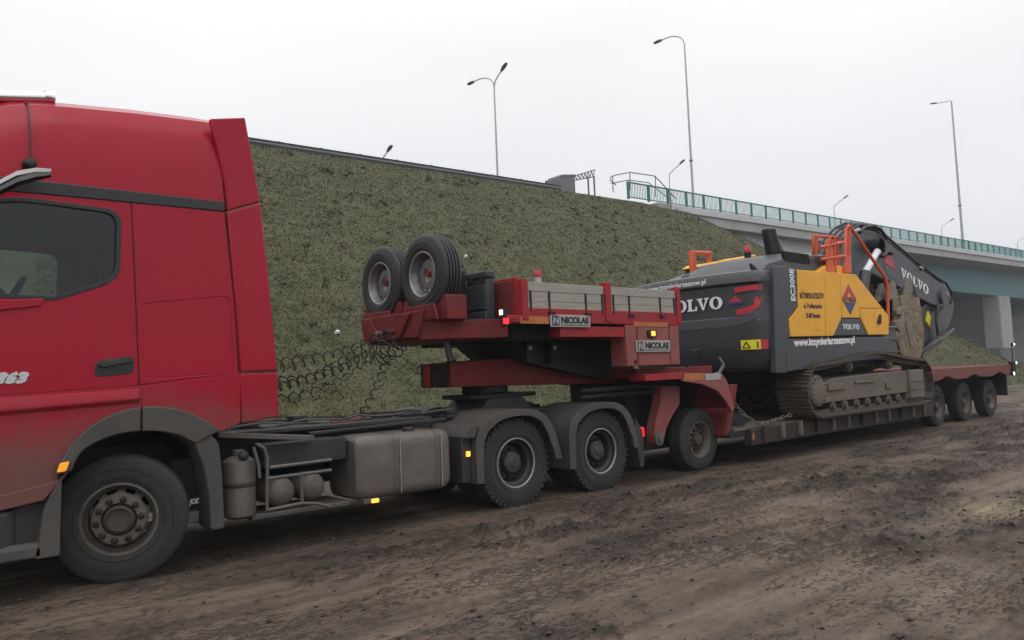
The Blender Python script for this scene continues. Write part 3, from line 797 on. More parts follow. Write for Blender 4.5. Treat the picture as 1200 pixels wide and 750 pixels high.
# ---------------------------------------------------------------- street lamps
def lamp_head(mb, p, d, L=0.75, tilt=0.0):
    p = Vector(p); d = Vector(d).normalized(); s = d.cross(Vector((0, 0, 1))).normalized(); u = s.cross(d)
    rings = []
    for t, wd, h in ((0, 0.06, 0.05), (0.15, 0.12, 0.08), (0.5, 0.17, 0.10), (0.85, 0.15, 0.08), (1, 0.08, 0.04)):
        c = p + d * (t * L)
        rings.append([c + s * wd + u * 0.02, c + s * wd * 0.6 + u * h, c - s * wd * 0.6 + u * h, c - s * wd + u * 0.02, c - s * wd * 0.8 - u * 0.04, c + s * wd * 0.8 - u * 0.04])
    mb.loft(rings)
def street_lamp(x, y, zb, zt, arms, label, group=None, collar=True, r=0.10):
    t = thing('street_lamp', (x, y, zb), label, 'street lamp', group)
    MB().tube([(x, y, zb - 0.3), (x, y, zb + (zt - zb) * 0.18), (x, y, zt)], [r, r * 0.85, r * 0.5], 10).build('pole', 'galv', t, smooth=50)
    if collar:
        zc = zb + (zt - zb) * 0.30
        MB().lathe([(r * 0.7, zc - 0.06), (r * 1.25, zc - 0.05), (r * 1.25, zc + 0.05), (r * 0.6, zc + 0.06)], (x, y, 0), 'Z', 12).build('collar', 'galv_dk', t, smooth=40)
    for pts in arms:
        P_ = [Vector((x, y, zt - 0.05))] + [Vector((x, y, zt)) + Vector(q) for q in pts]
        a = MB().tube(P_, 0.045, 7).build('arm', 'galv', t, smooth=60)
        h = MB(); lamp_head(h, P_[-1], P_[-1] - P_[-2]); h.build('lamp_head', 'lamp_head', t, smooth=40)
    return t
def arc(dy, dz, n=6, dx=0.0):     # quarter bend leaving the pole upwards, ending level
    return [(dx * (1 - math.cos(a)), dy * (1 - math.cos(a)), dz * math.sin(a)) for a in [PI / 2 * k / n for k in range(1, n + 1)]]
street_lamp(44.3, 31.55, road_z(44.3) + 0.25, 24.3, [arc(1.6, 1.0) + [(0, 1.9, 1.0)]], 'tall lamp post with a curved single arm at the start of the bridge', 'street lamps on the road')
street_lamp(94.3, 31.5, road_z(94.3) + 0.25, 30.4, [[(0, 0.1, 0.10), (0, 0.9, 0.12), (0, 1.5, 0.22)]], 'tallest lamp post with a straight single arm, on the bridge above the girder', 'street lamps on the road', r=0.16)
street_lamp(33.7, 40.0, road_z(33.7), 21.6, [arc(2.0, 1.05) + [(0, 2.2, 1.05)], [(0, -0.12, 0.3), (0, -0.40, 0.55), (0, -0.80, 0.80)]], 'lamp post with two arms rising behind the embankment crest', 'street lamps on the road', collar=False)
for x, lab in ((29.6, 'lamp post behind the embankment crest showing only its tilted head'), (64.8, 'lamp post beyond the railing beside the tall curved one, tilted short arm'),
               (100.5, 'lamp post beyond the bridge railing above the excavator boom'), (137.5, 'small distant lamp post beside the tallest lamp post'), (176.0, 'farthest small lamp post at the end of the visible bridge')):
    street_lamp(x, 49.0, road_z(x), road_z(x) + (5.3 if x < 40 else 9.0), [[(0, -0.1, 0.35), (0, -0.7, 0.7), (0, -1.4, 1.05)]], lab, 'street lamps on the road', collar=False)

# scraps of litter caught in the grass
for (x, y, lab_) in ((17.26, 22.5, 'small crumpled scrap of white litter on the slope above the dark storage box'), (9.53, 18.0, 'small crumpled scrap of white litter on the slope behind the coiled hoses')):
    z = float(emb_h(np.array([x]), np.array([y]))[0])
    o = MB().loft([[(x - 0.07, y, z + 0.02), (x + 0.06, y - 0.02, z + 0.03), (x + 0.07, y + 0.05, z + 0.06), (x - 0.05, y + 0.04, z + 0.07)],
                   [(x - 0.04, y - 0.03, z + 0.10), (x + 0.05, y - 0.05, z + 0.08), (x + 0.05, y - 0.01, z + 0.12), (x - 0.03, y, z + 0.13)]]).build('litter_scrap', 'litter')
    tag(o, lab_, 'litter', 'litter scraps on the embankment')

# ---------------------------------------------------------------- wheels
M['nut'] = mat('greasy_wheel_nut', (0.018, 0.017, 0.016), 0.5, 0.4, 0.2, 12, grime=0.2)
def tyre_profile(R, W, rb, groove=0.012):
    pr = [(rb, 0.045), (rb + 0.012, 0.018), (rb + 0.05, 0.004), (rb + 0.10, 0.0), (R - 0.085, 0.004), (R - 0.08, 0.010), (R - 0.045, 0.014), (R - 0.012, 0.030), (R, 0.052)]
    t0, t1 = 0.052, W - 0.052
    ng = 4
    for k in range(ng):
        c = t0 + (t1 - t0) * (k + 0.5) / ng
        g = 0.008
        pr += [(R, c - g - 0.003), (R - groove, c - g), (R - groove, c + g), (R, c + g + 0.003)]
    pr += [(R, W - 0.052), (R - 0.012, W - 0.030), (R - 0.045, W - 0.014), (R - 0.085, W - 0.004), (rb + 0.10, W), (rb + 0.012, W - 0.018), (rb, W - 0.045)]
    return pr

def holed_disc(mb, prof, n_holes, hole_ring, n=60, frac=0.5):
    """disc turned about y from (radius, depth) rings, with n_holes openings cut in one ring of faces"""
    m = n; vs = []; fs = []
    for r, a in prof:
        for i in range(m):
            t = 2 * PI * i / m
            vs.append((r * math.cos(t), a, r * math.sin(t)))
    per = n // n_holes
    for k in range(len(prof) - 1):
        for i in range(m):
            if k in hole_ring and (i % per) < per * frac:
                continue
            j = (i + 1) % m
            fs.append((k * m + i, k * m + j, (k + 1) * m + j, (k + 1) * m + i))
    mb.add(vs, fs)

def make_wheel(kind, parent, R=0.54, W=0.31, rb=0.292, dual=False, tyre_m='tyre'):
    """wheel at the origin, axle along y, outer side towards -y (outer tyre wall at y = 0)"""
    b = MB()
    holes = 10
    edge = None
    if kind == 'front':
        b.lathe([(rb + 0.010, 0.020), (rb + 0.012, 0.012), (rb - 0.002, 0.010), (rb - 0.012, 0.022), (rb - 0.02, 0.09), (rb - 0.045, 0.11), (rb - 0.05, 0.26), (rb, 0.29)], n=60)
        holed_disc(b, [(rb - 0.030, 0.125), (rb - 0.036, 0.105), (0.222, 0.035), (0.214, 0.006), (0.205, -0.012), (0.142, -0.018), (0.138, 0.0), (0.132, 0.05)], holes, (1,), frac=0.5)
        rm, nut_r, nut_y, hubp = 'rim', 0.172, -0.018, [(0.134, 0.05), (0.130, 0.012), (0.118, -0.004), (0.095, -0.012), (0.085, 0.004), (0.05, 0.010), (0.001, 0.008)]
    elif kind == 'rear':
        b.lathe([(rb + 0.010, 0.022), (rb - 0.004, 0.020), (rb - 0.014, 0.030), (rb - 0.018, 0.07), (rb - 0.05, 0.09), (rb - 0.055, 0.22), (rb, 0.29)], n=60)
        holed_disc(b, [(rb - 0.05, 0.21), (rb - 0.065, 0.185), (0.205, 0.17), (0.16, 0.166), (0.10, 0.166)], holes, (1,), frac=0.5)
        rm, nut_r, nut_y, hubp = 'rim_dark', 0.165, 0.166, [(0.135, 0.166), (0.132, 0.09), (0.115, 0.07), (0.07, 0.065), (0.055, 0.05), (0.001, 0.048)]
    else:
        q = 0.06
        b.lathe([(rb + 0.010, 0.022), (rb - 0.004, 0.020), (rb - 0.012, 0.030), (rb - 0.018, q), (rb - 0.035, q + 0.02), (rb - 0.045, q + 0.07), (rb - 0.05, 0.22), (rb, 0.29)], n=60)
        holed_disc(b, [(rb - 0.045, 0.15), (rb - 0.055, 0.125), (0.19, 0.105), (0.15, 0.10), (0.09, 0.10)], 10, (1,), frac=0.42)
        rm, nut_r, nut_y, hubp = ('rim' if kind == 'trailer' else 'rim_silver'), 0.145, 0.10, [(0.10, 0.10), (0.098, 0.05), (0.085, 0.03), (0.06, 0.022), (0.001, 0.02)]
    w_ = b.build('wheel', rm, parent, smooth=38, off=(0, 0, 0))
    tp = MB().lathe(tyre_profile(R, W, rb, 0.022 if kind == 'spare' else 0.012), n=72)
    if dual:
        tp.lathe([(r, a + W + 0.04) for r, a in tyre_profile(R, W, rb)], n=72)
    if kind == 'rear':
        for i in range(44):                      # shoulder lugs of the drive tread
            a = 2 * PI * i / 44
            for a0_, a1_ in ((0.018, 0.095), (W - 0.095, W - 0.018)):
                u = Vector((math.cos(a), 0, math.sin(a))); v = Vector((-math.sin(a), 0, math.cos(a)))
                q = [u * (R - 0.03) - v * 0.022, u * (R - 0.03) + v * 0.022, u * (R + 0.010) + v * 0.019, u * (R + 0.010) - v * 0.019]
                tp.loft([[p + Vector((0, a0_, 0)) for p in q], [p + Vector((0, a1_, 0)) for p in q]])
    for rr_, wd_ in ((R - 0.115, 0.004), (rb + 0.055, 0.003)):     # moulded sidewall rings
        tp.lathe([(rr_ - wd_, 0.003), (rr_ - wd_ * 0.5, -0.004), (rr_ + wd_ * 0.5, -0.004), (rr_ + wd_, 0.003)], n=72)
    tp.build('tyre', tyre_m, w_, smooth=38, off=(0, 0, 0))
    if kind in ('rear', 'spare', 'trailer', 'front'):
        MB().lathe([(rb + 0.013, 0.024), (rb + 0.014, 0.014), (rb + 0.004, 0.010), (rb - 0.005, 0.016), (rb - 0.005, 0.024)], n=60).build('rim_edge', 'rim_edge' if kind in ('rear', 'spare') else 'rim', w_, smooth=60, off=(0, 0, 0))
    if kind != 'spare':
        MB().lathe(hubp, n=32).build('hub', 'hub', w_, smooth=35, off=(0, 0, 0))
        nm = MB()
        nm.lathe([(0.030, 0.0), (0.030, -0.006), (0.021, -0.008), (0.021, -0.030), (0.012, -0.036), (0.001, -0.036)], n=6 if kind == 'front' else 6)
        nme = nm.mesh('nut')
        for i in range(10):
            a = 2 * PI * (i + 0.5) / 10
            o = link('nut', nme, 'nut', w_)
            o.location = (nut_r * math.cos(a), nut_y, nut_r * math.sin(a))
            o.rotation_euler = (0, a, 0)
    return w_

def put_wheel(w_, parent, x, y, z, rot=(0, 0, 0), far=False):
    w_.parent = parent
    w_.location = Vector((x, y, z)) - wo(parent)
    w_.rotation_euler = (0, rot[1], rot[2] + (PI if far else 0))
    return w_

# ---------------------------------------------------------------- tractor truck
CY = 8.35                     # centre line of the whole road train
NEAR, FAR = 7.10, 9.60
tk = thing('tractor_truck', (4.5, CY, 0), 'red tractor truck with mud-splashed lower cab, coupled in front of the lowbed trailer', 'truck')
WR = 0.54
wf = make_wheel('front', tk)
put_wheel(wf, tk, 1.735, 7.20, WR - 0.015, (0, 0.2, math.radians(-20)))
o = copy_tree(wf, tk); put_wheel(o, tk, 1.80, 9.50, WR - 0.015, (0, 0.4, math.radians(-20)), far=True)
wr = make_wheel('rear', tk, dual=True)
put_wheel(wr, tk, 6.20, 7.20, WR - 0.012, (0, 0.1, 0))
o = copy_tree(wr, tk); put_wheel(o, tk, 7.72, 7.20, WR - 0.012, (0, 0.9, 0))
for x in (6.20, 7.72):
    o = copy_tree(wr, tk); put_wheel(o, tk, x, 9.50, WR - 0.012, (0, 0.5, 0), far=True)

# --- cab side skins (near and far), with window openings
win = rnd([(0.62, 2.40), (1.20, 2.385), (1.24, 2.385), (1.70, 2.56), (1.715, 3.135), (1.0, 3.165), (0.72, 3.10)], [0.05, 0.02, 0.02, 0.14, 0.12, 0.1, 0.1])
door_poly = [(0.42, 1.60), (1.870, 1.655), (1.845, 2.4), (1.815, 3.235), (0.86, 3.22), (0.62, 3.20), (0.50, 2.55)]
low_line = [(0.873, 1.584), (1.886, 1.662), (2.723, 1.732)]
for side, yy in ((0, NEAR), (1, FAR - 0.05)):
    d = plate('door', rnd(door_poly, 0.02, 2), [win], yy, 0.05, 'red', tk, 0.008)
    wseal = [(1.165 + (x - 1.165) * 1.045, 2.77 + (z - 2.77) * 1.05) for x, z in win]
    wseal_i = [(1.165 + (x - 1.165) * 0.985, 2.77 + (z - 2.77) * 0.98) for x, z in win]
    plate('window_seal', wseal, [wseal_i], yy - 0.006 if side == 0 else yy + 0.036, 0.02, 'black_trim', d, 0.004)
    plate('window', [(1.165 + (x - 1.165) * 1.02, 2.77 + (z - 2.77) * 1.02) for x, z in win], [], yy + 0.018, 0.006, 'window', d, 0.001)
    ys = -1 if side == 0 else 1
    yo = NEAR if side == 0 else FAR
    # handle recess and grip
    hp_ = rnd([(1.525, 1.811), (1.563, 1.874), (1.820, 1.905), (1.840, 1.824), (1.819, 1.752), (1.537, 1.732)], 0.03)
    MB().prism(hp_, yo - 0.004 * 1 if side == 0 else yo - 0.02, yo + 0.02 if side == 0 else yo + 0.004).build('handle_recess', 'black_trim', d, bevel=0.004)
    hg = rnd([(1.550, 1.831), (1.589, 1.866), (1.806, 1.891), (1.813, 1.854), (1.589, 1.809)], 0.015)
    MB().prism(hg, yo - 0.030 if side == 0 else yo + 0.004, yo - 0.004 if side == 0 else yo + 0.03).build('handle', 'dark_plastic', d, bevel=0.008)
# window sill trim on the near door: the little fold under the mirror
MB().prism(rnd([(0.705, 2.347), (1.168, 2.375), (1.145, 2.313), (0.870, 2.272), (0.706, 2.255)], 0.02), NEAR - 0.02, NEAR + 0.01).build('sill_trim', 'red_plain', tk, bevel=0.008)

back_line = [(2.62, 3.32), (2.70, 2.4), (2.735, 1.74)]
sleeper = [(1.880, 1.66), (2.735, 1.735), (2.70, 2.4), (2.625, 3.235), (1.825, 3.235), (1.855, 2.4)]
hatch = rnd([(1.911, 2.348), (2.606, 2.438), (2.661, 2.408), (2.691, 1.772), (2.651, 1.734), (1.949, 1.711), (1.914, 1.749)], 0.03)
hatch_o = [(2.32 + (x - 2.32) * 1.03, 2.05 + (z - 2.05) * 1.035) for x, z in hatch]
for side, yy in ((0, NEAR), (1, FAR - 0.05)):
    plate('sleeper_panel', rnd(sleeper, 0.015, 2), [hatch_o] if side == 0 else [], yy, 0.05, 'red', tk, 0.008)
for q in ([(1.8745, 1.64), (1.8495, 2.4), (1.8195, 3.24)], [(2.738, 1.73), (2.7045, 2.4), (2.629, 3.24)], [(0.42, 1.590), (1.8745, 1.648), (2.738, 1.729), (3.112, 1.735)]):
    for a, b in zip(q[:-1], q[1:]):
        MB().bar((a[0], NEAR + 0.001, a[1]), (b[0], NEAR + 0.001, b[1]), 0.008, 0.013, (0, 1, 0)).build('panel_seam', 'seam', tk)
hp = plate('locker_hatch', hatch, [], NEAR + 0.003, 0.04, 'red', tk, 0.008)
MB().box(1.85, 2.73, NEAR + 0.03, NEAR + 0.045, 1.66, 2.6).build('hatch_frame', 'seam', tk)

# lower body band: splash sill over the wheel arch (one left of the door seam, one behind)
arch_o = [(1.277, 1.031), (1.338, 1.161), (1.436, 1.277), (1.575, 1.378), (1.751, 1.444), (1.988, 1.467), (2.215, 1.423), (2.407, 1.327), (2.558, 1.209)]
arch_i = [(1.362, 1.022), (1.411, 1.113), (1.511, 1.187), (1.664, 1.244), (1.850, 1.265), (2.057, 1.241), (2.235, 1.174), (2.359, 1.058), (2.439, 0.913)]
ac = (1.745, 0.60)
def arch_low(poly_arch):
    return poly_arch
lowf = [(0.42, 1.585), (1.872, 1.640)] + [(1.885, 1.465), (1.751, 1.444), (1.575, 1.378), (1.436, 1.277), (1.338, 1.161), (1.277, 1.031), (1.253, 0.919)] + [(0.877, 0.855), (0.42, 0.86)]
lowr = [(1.882, 1.642), (2.735, 1.722), (2.735, 1.275), (2.558, 1.209), (2.407, 1.327), (2.215, 1.423), (1.988, 1.467), (1.899, 1.464)]
for side, yy in ((0, NEAR - 0.012), (1, FAR - 0.038)):
    plate('lower_body', lowf, [], yy, 0.05, 'red', tk, 0.008)
    plate('lower_body', lowr, [], yy, 0.05, 'red', tk, 0.008)
    plate('lower_skirt', [(0.877, 0.842), (1.253, 0.906), (1.289, 0.935), (1.159, 0.784), (0.877, 0.745), (0.42, 0.73), (0.42, 0.84)], [], yy - 0.012, 0.07, 'red', tk, 0.010)
# crease ledge under the door line (catches the sky)
for y_a, y_b in ((NEAR - 0.016, NEAR - 0.045), (FAR + 0.016, FAR + 0.045)):
    s = MB()
    a = [(y_a, 1.585), (y_b, 1.50), (y_b, 1.47), (y_a, 1.44)]
    bq = [(y_a, 1.63), (y_b, 1.565), (y_b, 1.535), (y_a, 1.50)]
    s.loft([[(0.42, y, z) for y, z in a], [(1.868, y, z) for y, z in bq]])
    s.build('body_crease', 'red', tk, bevel=0.006)
# fender lip round the front arch, in two pieces, plus rear guard and flap
def band(outer, inner):
    return list(outer) + list(inner)[::-1]
k_ = 5
def smooth_path(p, n=4):
    out_ = []
    for i in range(len(p) - 1):
        p0 = p[max(0, i - 1)]; p1 = p[i]; p2 = p[i + 1]; p3 = p[min(len(p) - 1, i + 2)]
        for k in range(n):
            t = k / n
            out_.append(tuple(0.5 * (2 * p1[j] + (p2[j] - p0[j]) * t + (2 * p0[j] - 5 * p1[j] + 4 * p2[j] - p3[j]) * t * t + (3 * p1[j] - p0[j] - 3 * p2[j] + p3[j]) * t ** 3) for j in range(len(p1))))
    return out_ + [tuple(p[-1])]
fo = smooth_path([(1.258, 1.016), (1.330, 1.164), (1.428, 1.279), (1.566, 1.379), (1.741, 1.446), (1.875, 1.463)])
fi = smooth_path([(1.354, 0.978), (1.409, 1.109), (1.502, 1.182), (1.655, 1.239), (1.773, 1.258), (1.873, 1.260)])
ro = smooth_path([(1.888, 1.462), (1.991, 1.467), (2.203, 1.424), (2.393, 1.329), (2.543, 1.219)])
ri = smooth_path([(1.887, 1.259), (2.045, 1.243), (2.201, 1.194), (2.316, 1.124), (2.406, 1.154), (2.497, 1.192)])
for ya, yb in ((7.055, 7.33), (9.37, 9.645)):
    MB().prism(band(fo, fi), ya, yb).build('fender_lip', 'grey_plastic', tk, bevel=0.012)
    MB().prism(band(ro, ri), ya, yb).build('fender_lip', 'grey_plastic', tk, bevel=0.012)
    MB().prism(rnd([(2.315, 1.145), (2.465, 1.193), (2.541, 1.094), (2.567, 0.784), (2.584, 0.331), (2.455, 0.329), (2.443, 0.648), (2.401, 0.895)], 0.04), ya + 0.02, yb + 0.05).build('mudguard', 'grey_plastic', tk, bevel=0.015)
# wheel housing liner
lin = MB().lathe([(0.74, 7.30), (0.74, 8.02)], (1.745, 0, 0.62), 'Y', 24, 0.05, PI - 0.05)
lin.build('wheel_liner', 'wheel_well', tk, smooth=60)
MB().box(0.9, 2.55, 8.0, 8.03, 0.55, 1.5).build('wheel_liner', 'wheel_well', tk)
MB().lathe([(0.74, 8.70), (0.74, 9.40)], (1.745, 0, 0.62), 'Y', 24, 0.05, PI - 0.05).build('wheel_liner', 'wheel_well', tk, smooth=60)
# small white maker's tag on the dark liner flap
letters('flap_mark', 'JOST', 0.045, *(2.360, 0.551), 7.345, 'white_print', tk, bold=0.002, shear=0.2, width=0.12)
MB().prism(rnd([(2.203, 0.960), (2.491, 0.970), (2.530, 0.362), (2.198, 0.391)], 0.04), 7.36, 7.40).build('inner_flap', 'wheel_well', tk, bevel=0.006)
MB().prism([(2.274, 0.488), (2.416, 0.497), (2.414, 0.399), (2.273, 0.391)], 7.25, 7.6).build('axle_bracket', 'pipe', tk, bevel=0.006)
# side marker lamp at the front of the arch
MB().prism(rnd([(1.231, 0.973), (1.260, 1.064), (1.344, 1.069), (1.320, 0.977)], 0.012), 7.028, 7.06).build('side_marker_lamp', 'grey_plastic', tk, bevel=0.004)
MB().prism(rnd([(1.242, 0.988), (1.265, 1.059), (1.331, 1.066), (1.307, 0.994)], 0.012), 7.012, 7.03).build('side_marker_lens', 'amber', tk, bevel=0.004)
# step well below the door
MB().box(0.36, 1.26, 7.16, 7.20, 0.38, 0.76).build('step_panel', 'dark_plastic', tk, bevel=0.01)
MB().prismX([(7.06, 0.34), (7.30, 0.34), (7.30, 0.44), (7.10, 0.46), (7.06, 0.43)], 0.36, 1.15).build('step', 'grey_plastic', tk, bevel=0.015)
MB().prism(rnd([(1.10, 0.335), (1.27, 0.335), (1.285, 0.95), (1.20, 0.80), (1.16, 0.70), (1.13, 0.47)], 0.02), 7.06, 7.30).build('step_side', 'grey_plastic', tk, bevel=0.012)
MB().box(0.36, 1.27, 9.30, 9.63, 0.34, 0.76).build('step_panel', 'dark_plastic', tk, bevel=0.02)

# --- roof: lofted shell above the black strip
def roof_ring(x, top, w_in, zc, zb=3.325):
    """half section near -> far; top = roof height, zc = shoulder crease height"""
    yn = NEAR + w_in
    q = [(yn, zb), (yn + 0.015, zb + (zc - zb) * 0.5), (yn + 0.055, zc - 0.06), (yn + 0.075, zc), (yn + 0.15, zc + (top - zc) * 0.5), (yn + 0.38, top - (top - zc) * 0.12), (yn + 0.75, top)]
    r = q + [(2 * CY - y, z) for y, z in q[::-1]]
    return [(x, y, z) for y, z in r]
rings = [roof_ring(0.40, 3.52, 0.22, 3.45), roof_ring(0.55, 3.80, 0.12, 3.62), roof_ring(0.78, 4.05, 0.05, 3.76), roof_ring(0.95, 4.11, 0.025, 3.83),
         roof_ring(1.12, 4.14, 0.012, 3.875), roof_ring(1.35, 4.17, 0.005, 3.90), roof_ring(1.9, 4.22, 0.0, 3.945), roof_ring(2.45, 4.25, 0.0, 3.98), roof_ring(2.615, 4.25, 0.0, 3.99)]
MB().loft(rings).build('roof', 'red_plain', tk, smooth=22)
cr_pts = []
# belt strip between cab body and roof
for ys in (-1, 1):
    yn = CY + ys * (1.25 - 0.003)
    st = MB()
    st.loft([[(0.42, yn - ys * 0.05, 3.215), (0.42, yn + ys * 0.012, 3.215), (0.42, yn + ys * 0.012, 3.335), (0.42, yn - ys * 0.05, 3.335)],
             [(2.63, yn - ys * 0.05, 3.24), (2.63, yn + ys * 0.012, 3.24), (2.63, yn + ys * 0.012, 3.335), (2.63, yn - ys * 0.05, 3.335)]])
    st.build('belt_strip', 'black_trim', tk, bevel=0.01)
MB().box(0.40, 2.62, NEAR + 0.03, FAR - 0.03, 3.20, 3.34).build('roof_floor', 'interior', tk)
# side and roof fairing (air deflector) behind the cab, upper and lower pieces
for ys in (-1, 1):
    y_o = CY + ys * 1.262; y_i = CY + ys * 1.20
    for nm, poly in (('roof_fairing', [(2.632, 3.345), (2.955, 3.375), (2.83, 4.175), (2.50, 4.155)] if False else [(2.640, 3.245), (2.968, 3.372), (2.835, 4.18), (2.50, 4.105), (2.56, 3.85), (2.63, 3.5)]),
                     ('side_fairing', [(2.645, 3.235), (2.972, 3.362), (3.05, 2.5), (3.112, 1.742), (2.745, 1.74), (2.71, 2.4)]),
                     ('side_fairing', [(2.745, 1.725), (3.112, 1.728), (3.118, 1.30), (2.75, 1.262)])):
        ya, yb = (y_o, y_i) if ys < 0 else (y_i, y_o)
        MB().prism(poly, ya, yb).build(nm, 'red' if nm == 'side_fairing' else 'red_plain', tk, bevel=0.014)
MB().prismX([(NEAR + 0.06, 3.4), (NEAR + 0.06, 4.1), (NEAR + 0.5, 4.16), (FAR - 0.5, 4.16), (FAR - 0.06, 4.1), (FAR - 0.06, 3.4)], 2.60, 2.64).build('rear_wall', 'red_plain', tk)
MB().box(2.60, 2.66, NEAR + 0.04, FAR - 0.04, 1.3, 3.3).build('rear_wall', 'red', tk, bevel=0.01)
# front of the cab
fr = MB(); fr.loft([[(0.32, NEAR + 0.14, 1.15), (0.32, FAR - 0.14, 1.15), (0.44, FAR - 0.01, 1.15), (0.44, NEAR + 0.01, 1.15)],
                    [(0.32, NEAR + 0.14, 2.35), (0.32, FAR - 0.14, 2.35), (0.44, FAR - 0.01, 2.35), (0.44, NEAR + 0.01, 2.35)]])
fr.build('front_panel', 'red_plain', tk, bevel=0.02)
MB().box(0.295, 0.33, NEAR + 0.3, FAR - 0.3, 1.25, 2.15).build('grille', 'black_trim', tk, bevel=0.01)
ws = MB(); ws.loft([[(0.34, NEAR + 0.12, 2.36), (0.34, FAR - 0.12, 2.36), (0.36, FAR - 0.12, 2.36), (0.36, NEAR + 0.12, 2.36)],
                    [(0.46, NEAR + 0.16, 3.3), (0.46, FAR - 0.16, 3.3), (0.48, FAR - 0.16, 3.3), (0.48, NEAR + 0.16, 3.3)]])
ws.build('windscreen', 'window', tk)
for yy in (NEAR + 0.02, FAR - 0.12):
    pil = MB(); pil.loft([[(0.36, yy, 2.3), (0.50, yy, 2.3), (0.50, yy + 0.1, 2.3), (0.36, yy + 0.1, 2.3)], [(0.46, yy, 3.3), (0.62, yy, 3.3), (0.62, yy + 0.1, 3.3), (0.46, yy + 0.1, 3.3)]])
    pil.build('pillar', 'red_plain', tk, bevel=0.01)
MB().prismZ(rnd([(0.24, NEAR + 0.3), (0.24, FAR - 0.3), (0.42, FAR + 0.02), (1.0, FAR + 0.02), (1.0, NEAR - 0.02), (0.42, NEAR - 0.02)], 0.15), 0.36, 0.72).build('bumper', 'dark_plastic', tk, bevel=0.03)
MB().box(0.42, 1.0, NEAR + 0.06, FAR - 0.06, 0.72, 1.2).build('under_cab', 'chassis', tk)
# interior
MB().box(0.45, 2.6, NEAR + 0.06, FAR - 0.06, 1.3, 1.75).build('cab_floor', 'interior', tk)
MB().prism(rnd([(0.45, 1.75), (1.0, 1.75), (0.98, 2.35), (0.85, 2.52), (0.45, 2.55)], 0.06), NEAR + 0.10, FAR - 0.10).build('dashboard', 'interior', tk, bevel=0.02)
for yy in (7.45, 8.75):
    s = MB().box(1.30, 1.80, yy, yy + 0.5, 1.75, 2.15); s.prism(rnd([(1.70, 2.1), (1.88, 2.1), (1.98, 3.0), (1.86, 3.02)], 0.04), yy, yy + 0.5)
    s.build('seat', 'interior', tk, bevel=0.04)
MB().box(2.05, 2.6, NEAR + 0.07, FAR - 0.07, 1.75, 2.55).build('bunk', 'interior', tk, bevel=0.04)
MB().prism(rnd([(1.98, 2.3), (2.12, 2.3), (2.12, 3.2), (1.98, 3.2)], 0.02), NEAR + 0.08, FAR - 0.08).build('curtain', 'interior', tk)
sw = MB(); sw.tube([(1.02 + 0.10 * math.sin(a) * 1, 7.75 + 0.22 * math.cos(a), 2.42 + 0.20 * math.sin(a)) for a in [2 * PI * k / 24 for k in range(24)]], 0.018, 6, closed=True)
sw.tube([(0.85, 7.75, 2.2), (1.02, 7.75, 2.42)], 0.04, 8); sw.build('steering_wheel', 'interior', tk, smooth=60)
# roof bar, cable, puck camera, mirror-camera arm, model number
(xa, za), (xb, zb) = (0.792, 4.084), (1.283, 4.171)
rb_ = MB().tube([(xa, 7.5, za), (xb, 7.5, zb)], 0.052, 14).build('roof_light_bar', 'chrome', tk, smooth=50)
MB().lathe([(0.001, xb + 0.03), (0.05, xb + 0.025), (0.062, xb), (0.055, xb - 0.05)], (0, 7.5, zb), 'X', 16).build('bar_end_cap', 'chrome', rb_, smooth=50)
for x in (xa + 0.05, xb - 0.12):
    MB().box(x, x + 0.05, 7.47, 7.53, zb - 0.16, zb - 0.03).build('bar_foot', 'dark_plastic', rb_)
cab_l = [(1.063, 3.971), (1.066, 3.837), (1.069, 3.696), (1.073, 3.499)]
MB().tube([(cab_l[0][0], 7.42, cab_l[0][1] + 0.06), (cab_l[0][0], 7.2, cab_l[0][1] + 0.03), (cab_l[1][0], 7.15, cab_l[1][1])] + [(x, 7.10, z) for x, z in cab_l[2:]], 0.007, 6).build('cable', 'hose', tk, smooth=60)
(xp, zp) = (1.059, 3.453)
MB().lathe([(0.001, -0.075), (0.03, -0.07), (0.046, -0.045), (0.05, -0.01), (0.05, 0.06)], (xp, 7.08, zp), 'Y', 20).build('side_camera', 'black_trim', tk, smooth=40)
mcp = [((0.523, 2.982), 0.05), ((0.782, 3.128), 0.07), ((0.945, 3.248), 0.075), ((1.070, 3.305), 0.06), ((1.174, 3.334), 0.035)]
MB().loft([[(x - 0.01, 6.86 - r, z - r * 0.25), (x, 6.86, z - r * 0.55), (x + 0.0, 6.86 + r, z - r * 0.25), (x, 6.86 + r * 0.6, z + r * 0.5), (x, 6.86, z + r * 0.7), (x, 6.86 - r * 0.6, z + r * 0.5)] for (x, z), r in mcp]).build('mirror_camera_arm', 'black_trim', tk, smooth=40)
MB().loft([[(x - 0.01, 6.86 - r * 0.65, z + r * 0.50), (x, 6.86, z + r * 0.72), (x, 6.86 + r * 0.65, z + r * 0.50), (x, 6.86 + r * 0.5, z + r * 0.82 + 0.01), (x, 6.86, z + r * 0.95 + 0.015), (x, 6.86 - r * 0.5, z + r * 0.82 + 0.01)] for (x, z), r in mcp[1:]]).build('arm_cover', 'sign_silver', tk, smooth=40)
MB().tube([(mcp[0][0][0], 6.86, mcp[0][0][1]), (mcp[0][0][0] - 0.05, 7.1, mcp[0][0][1] + 0.05)], 0.05, 8).build('arm_bracket', 'black_trim', tk, smooth=40)
letters('model_number', '1863', 0.075, *(0.752, 1.710), NEAR - 0.006, 'silver', tk, bold=0.006, shear=0.35, width=0.30)

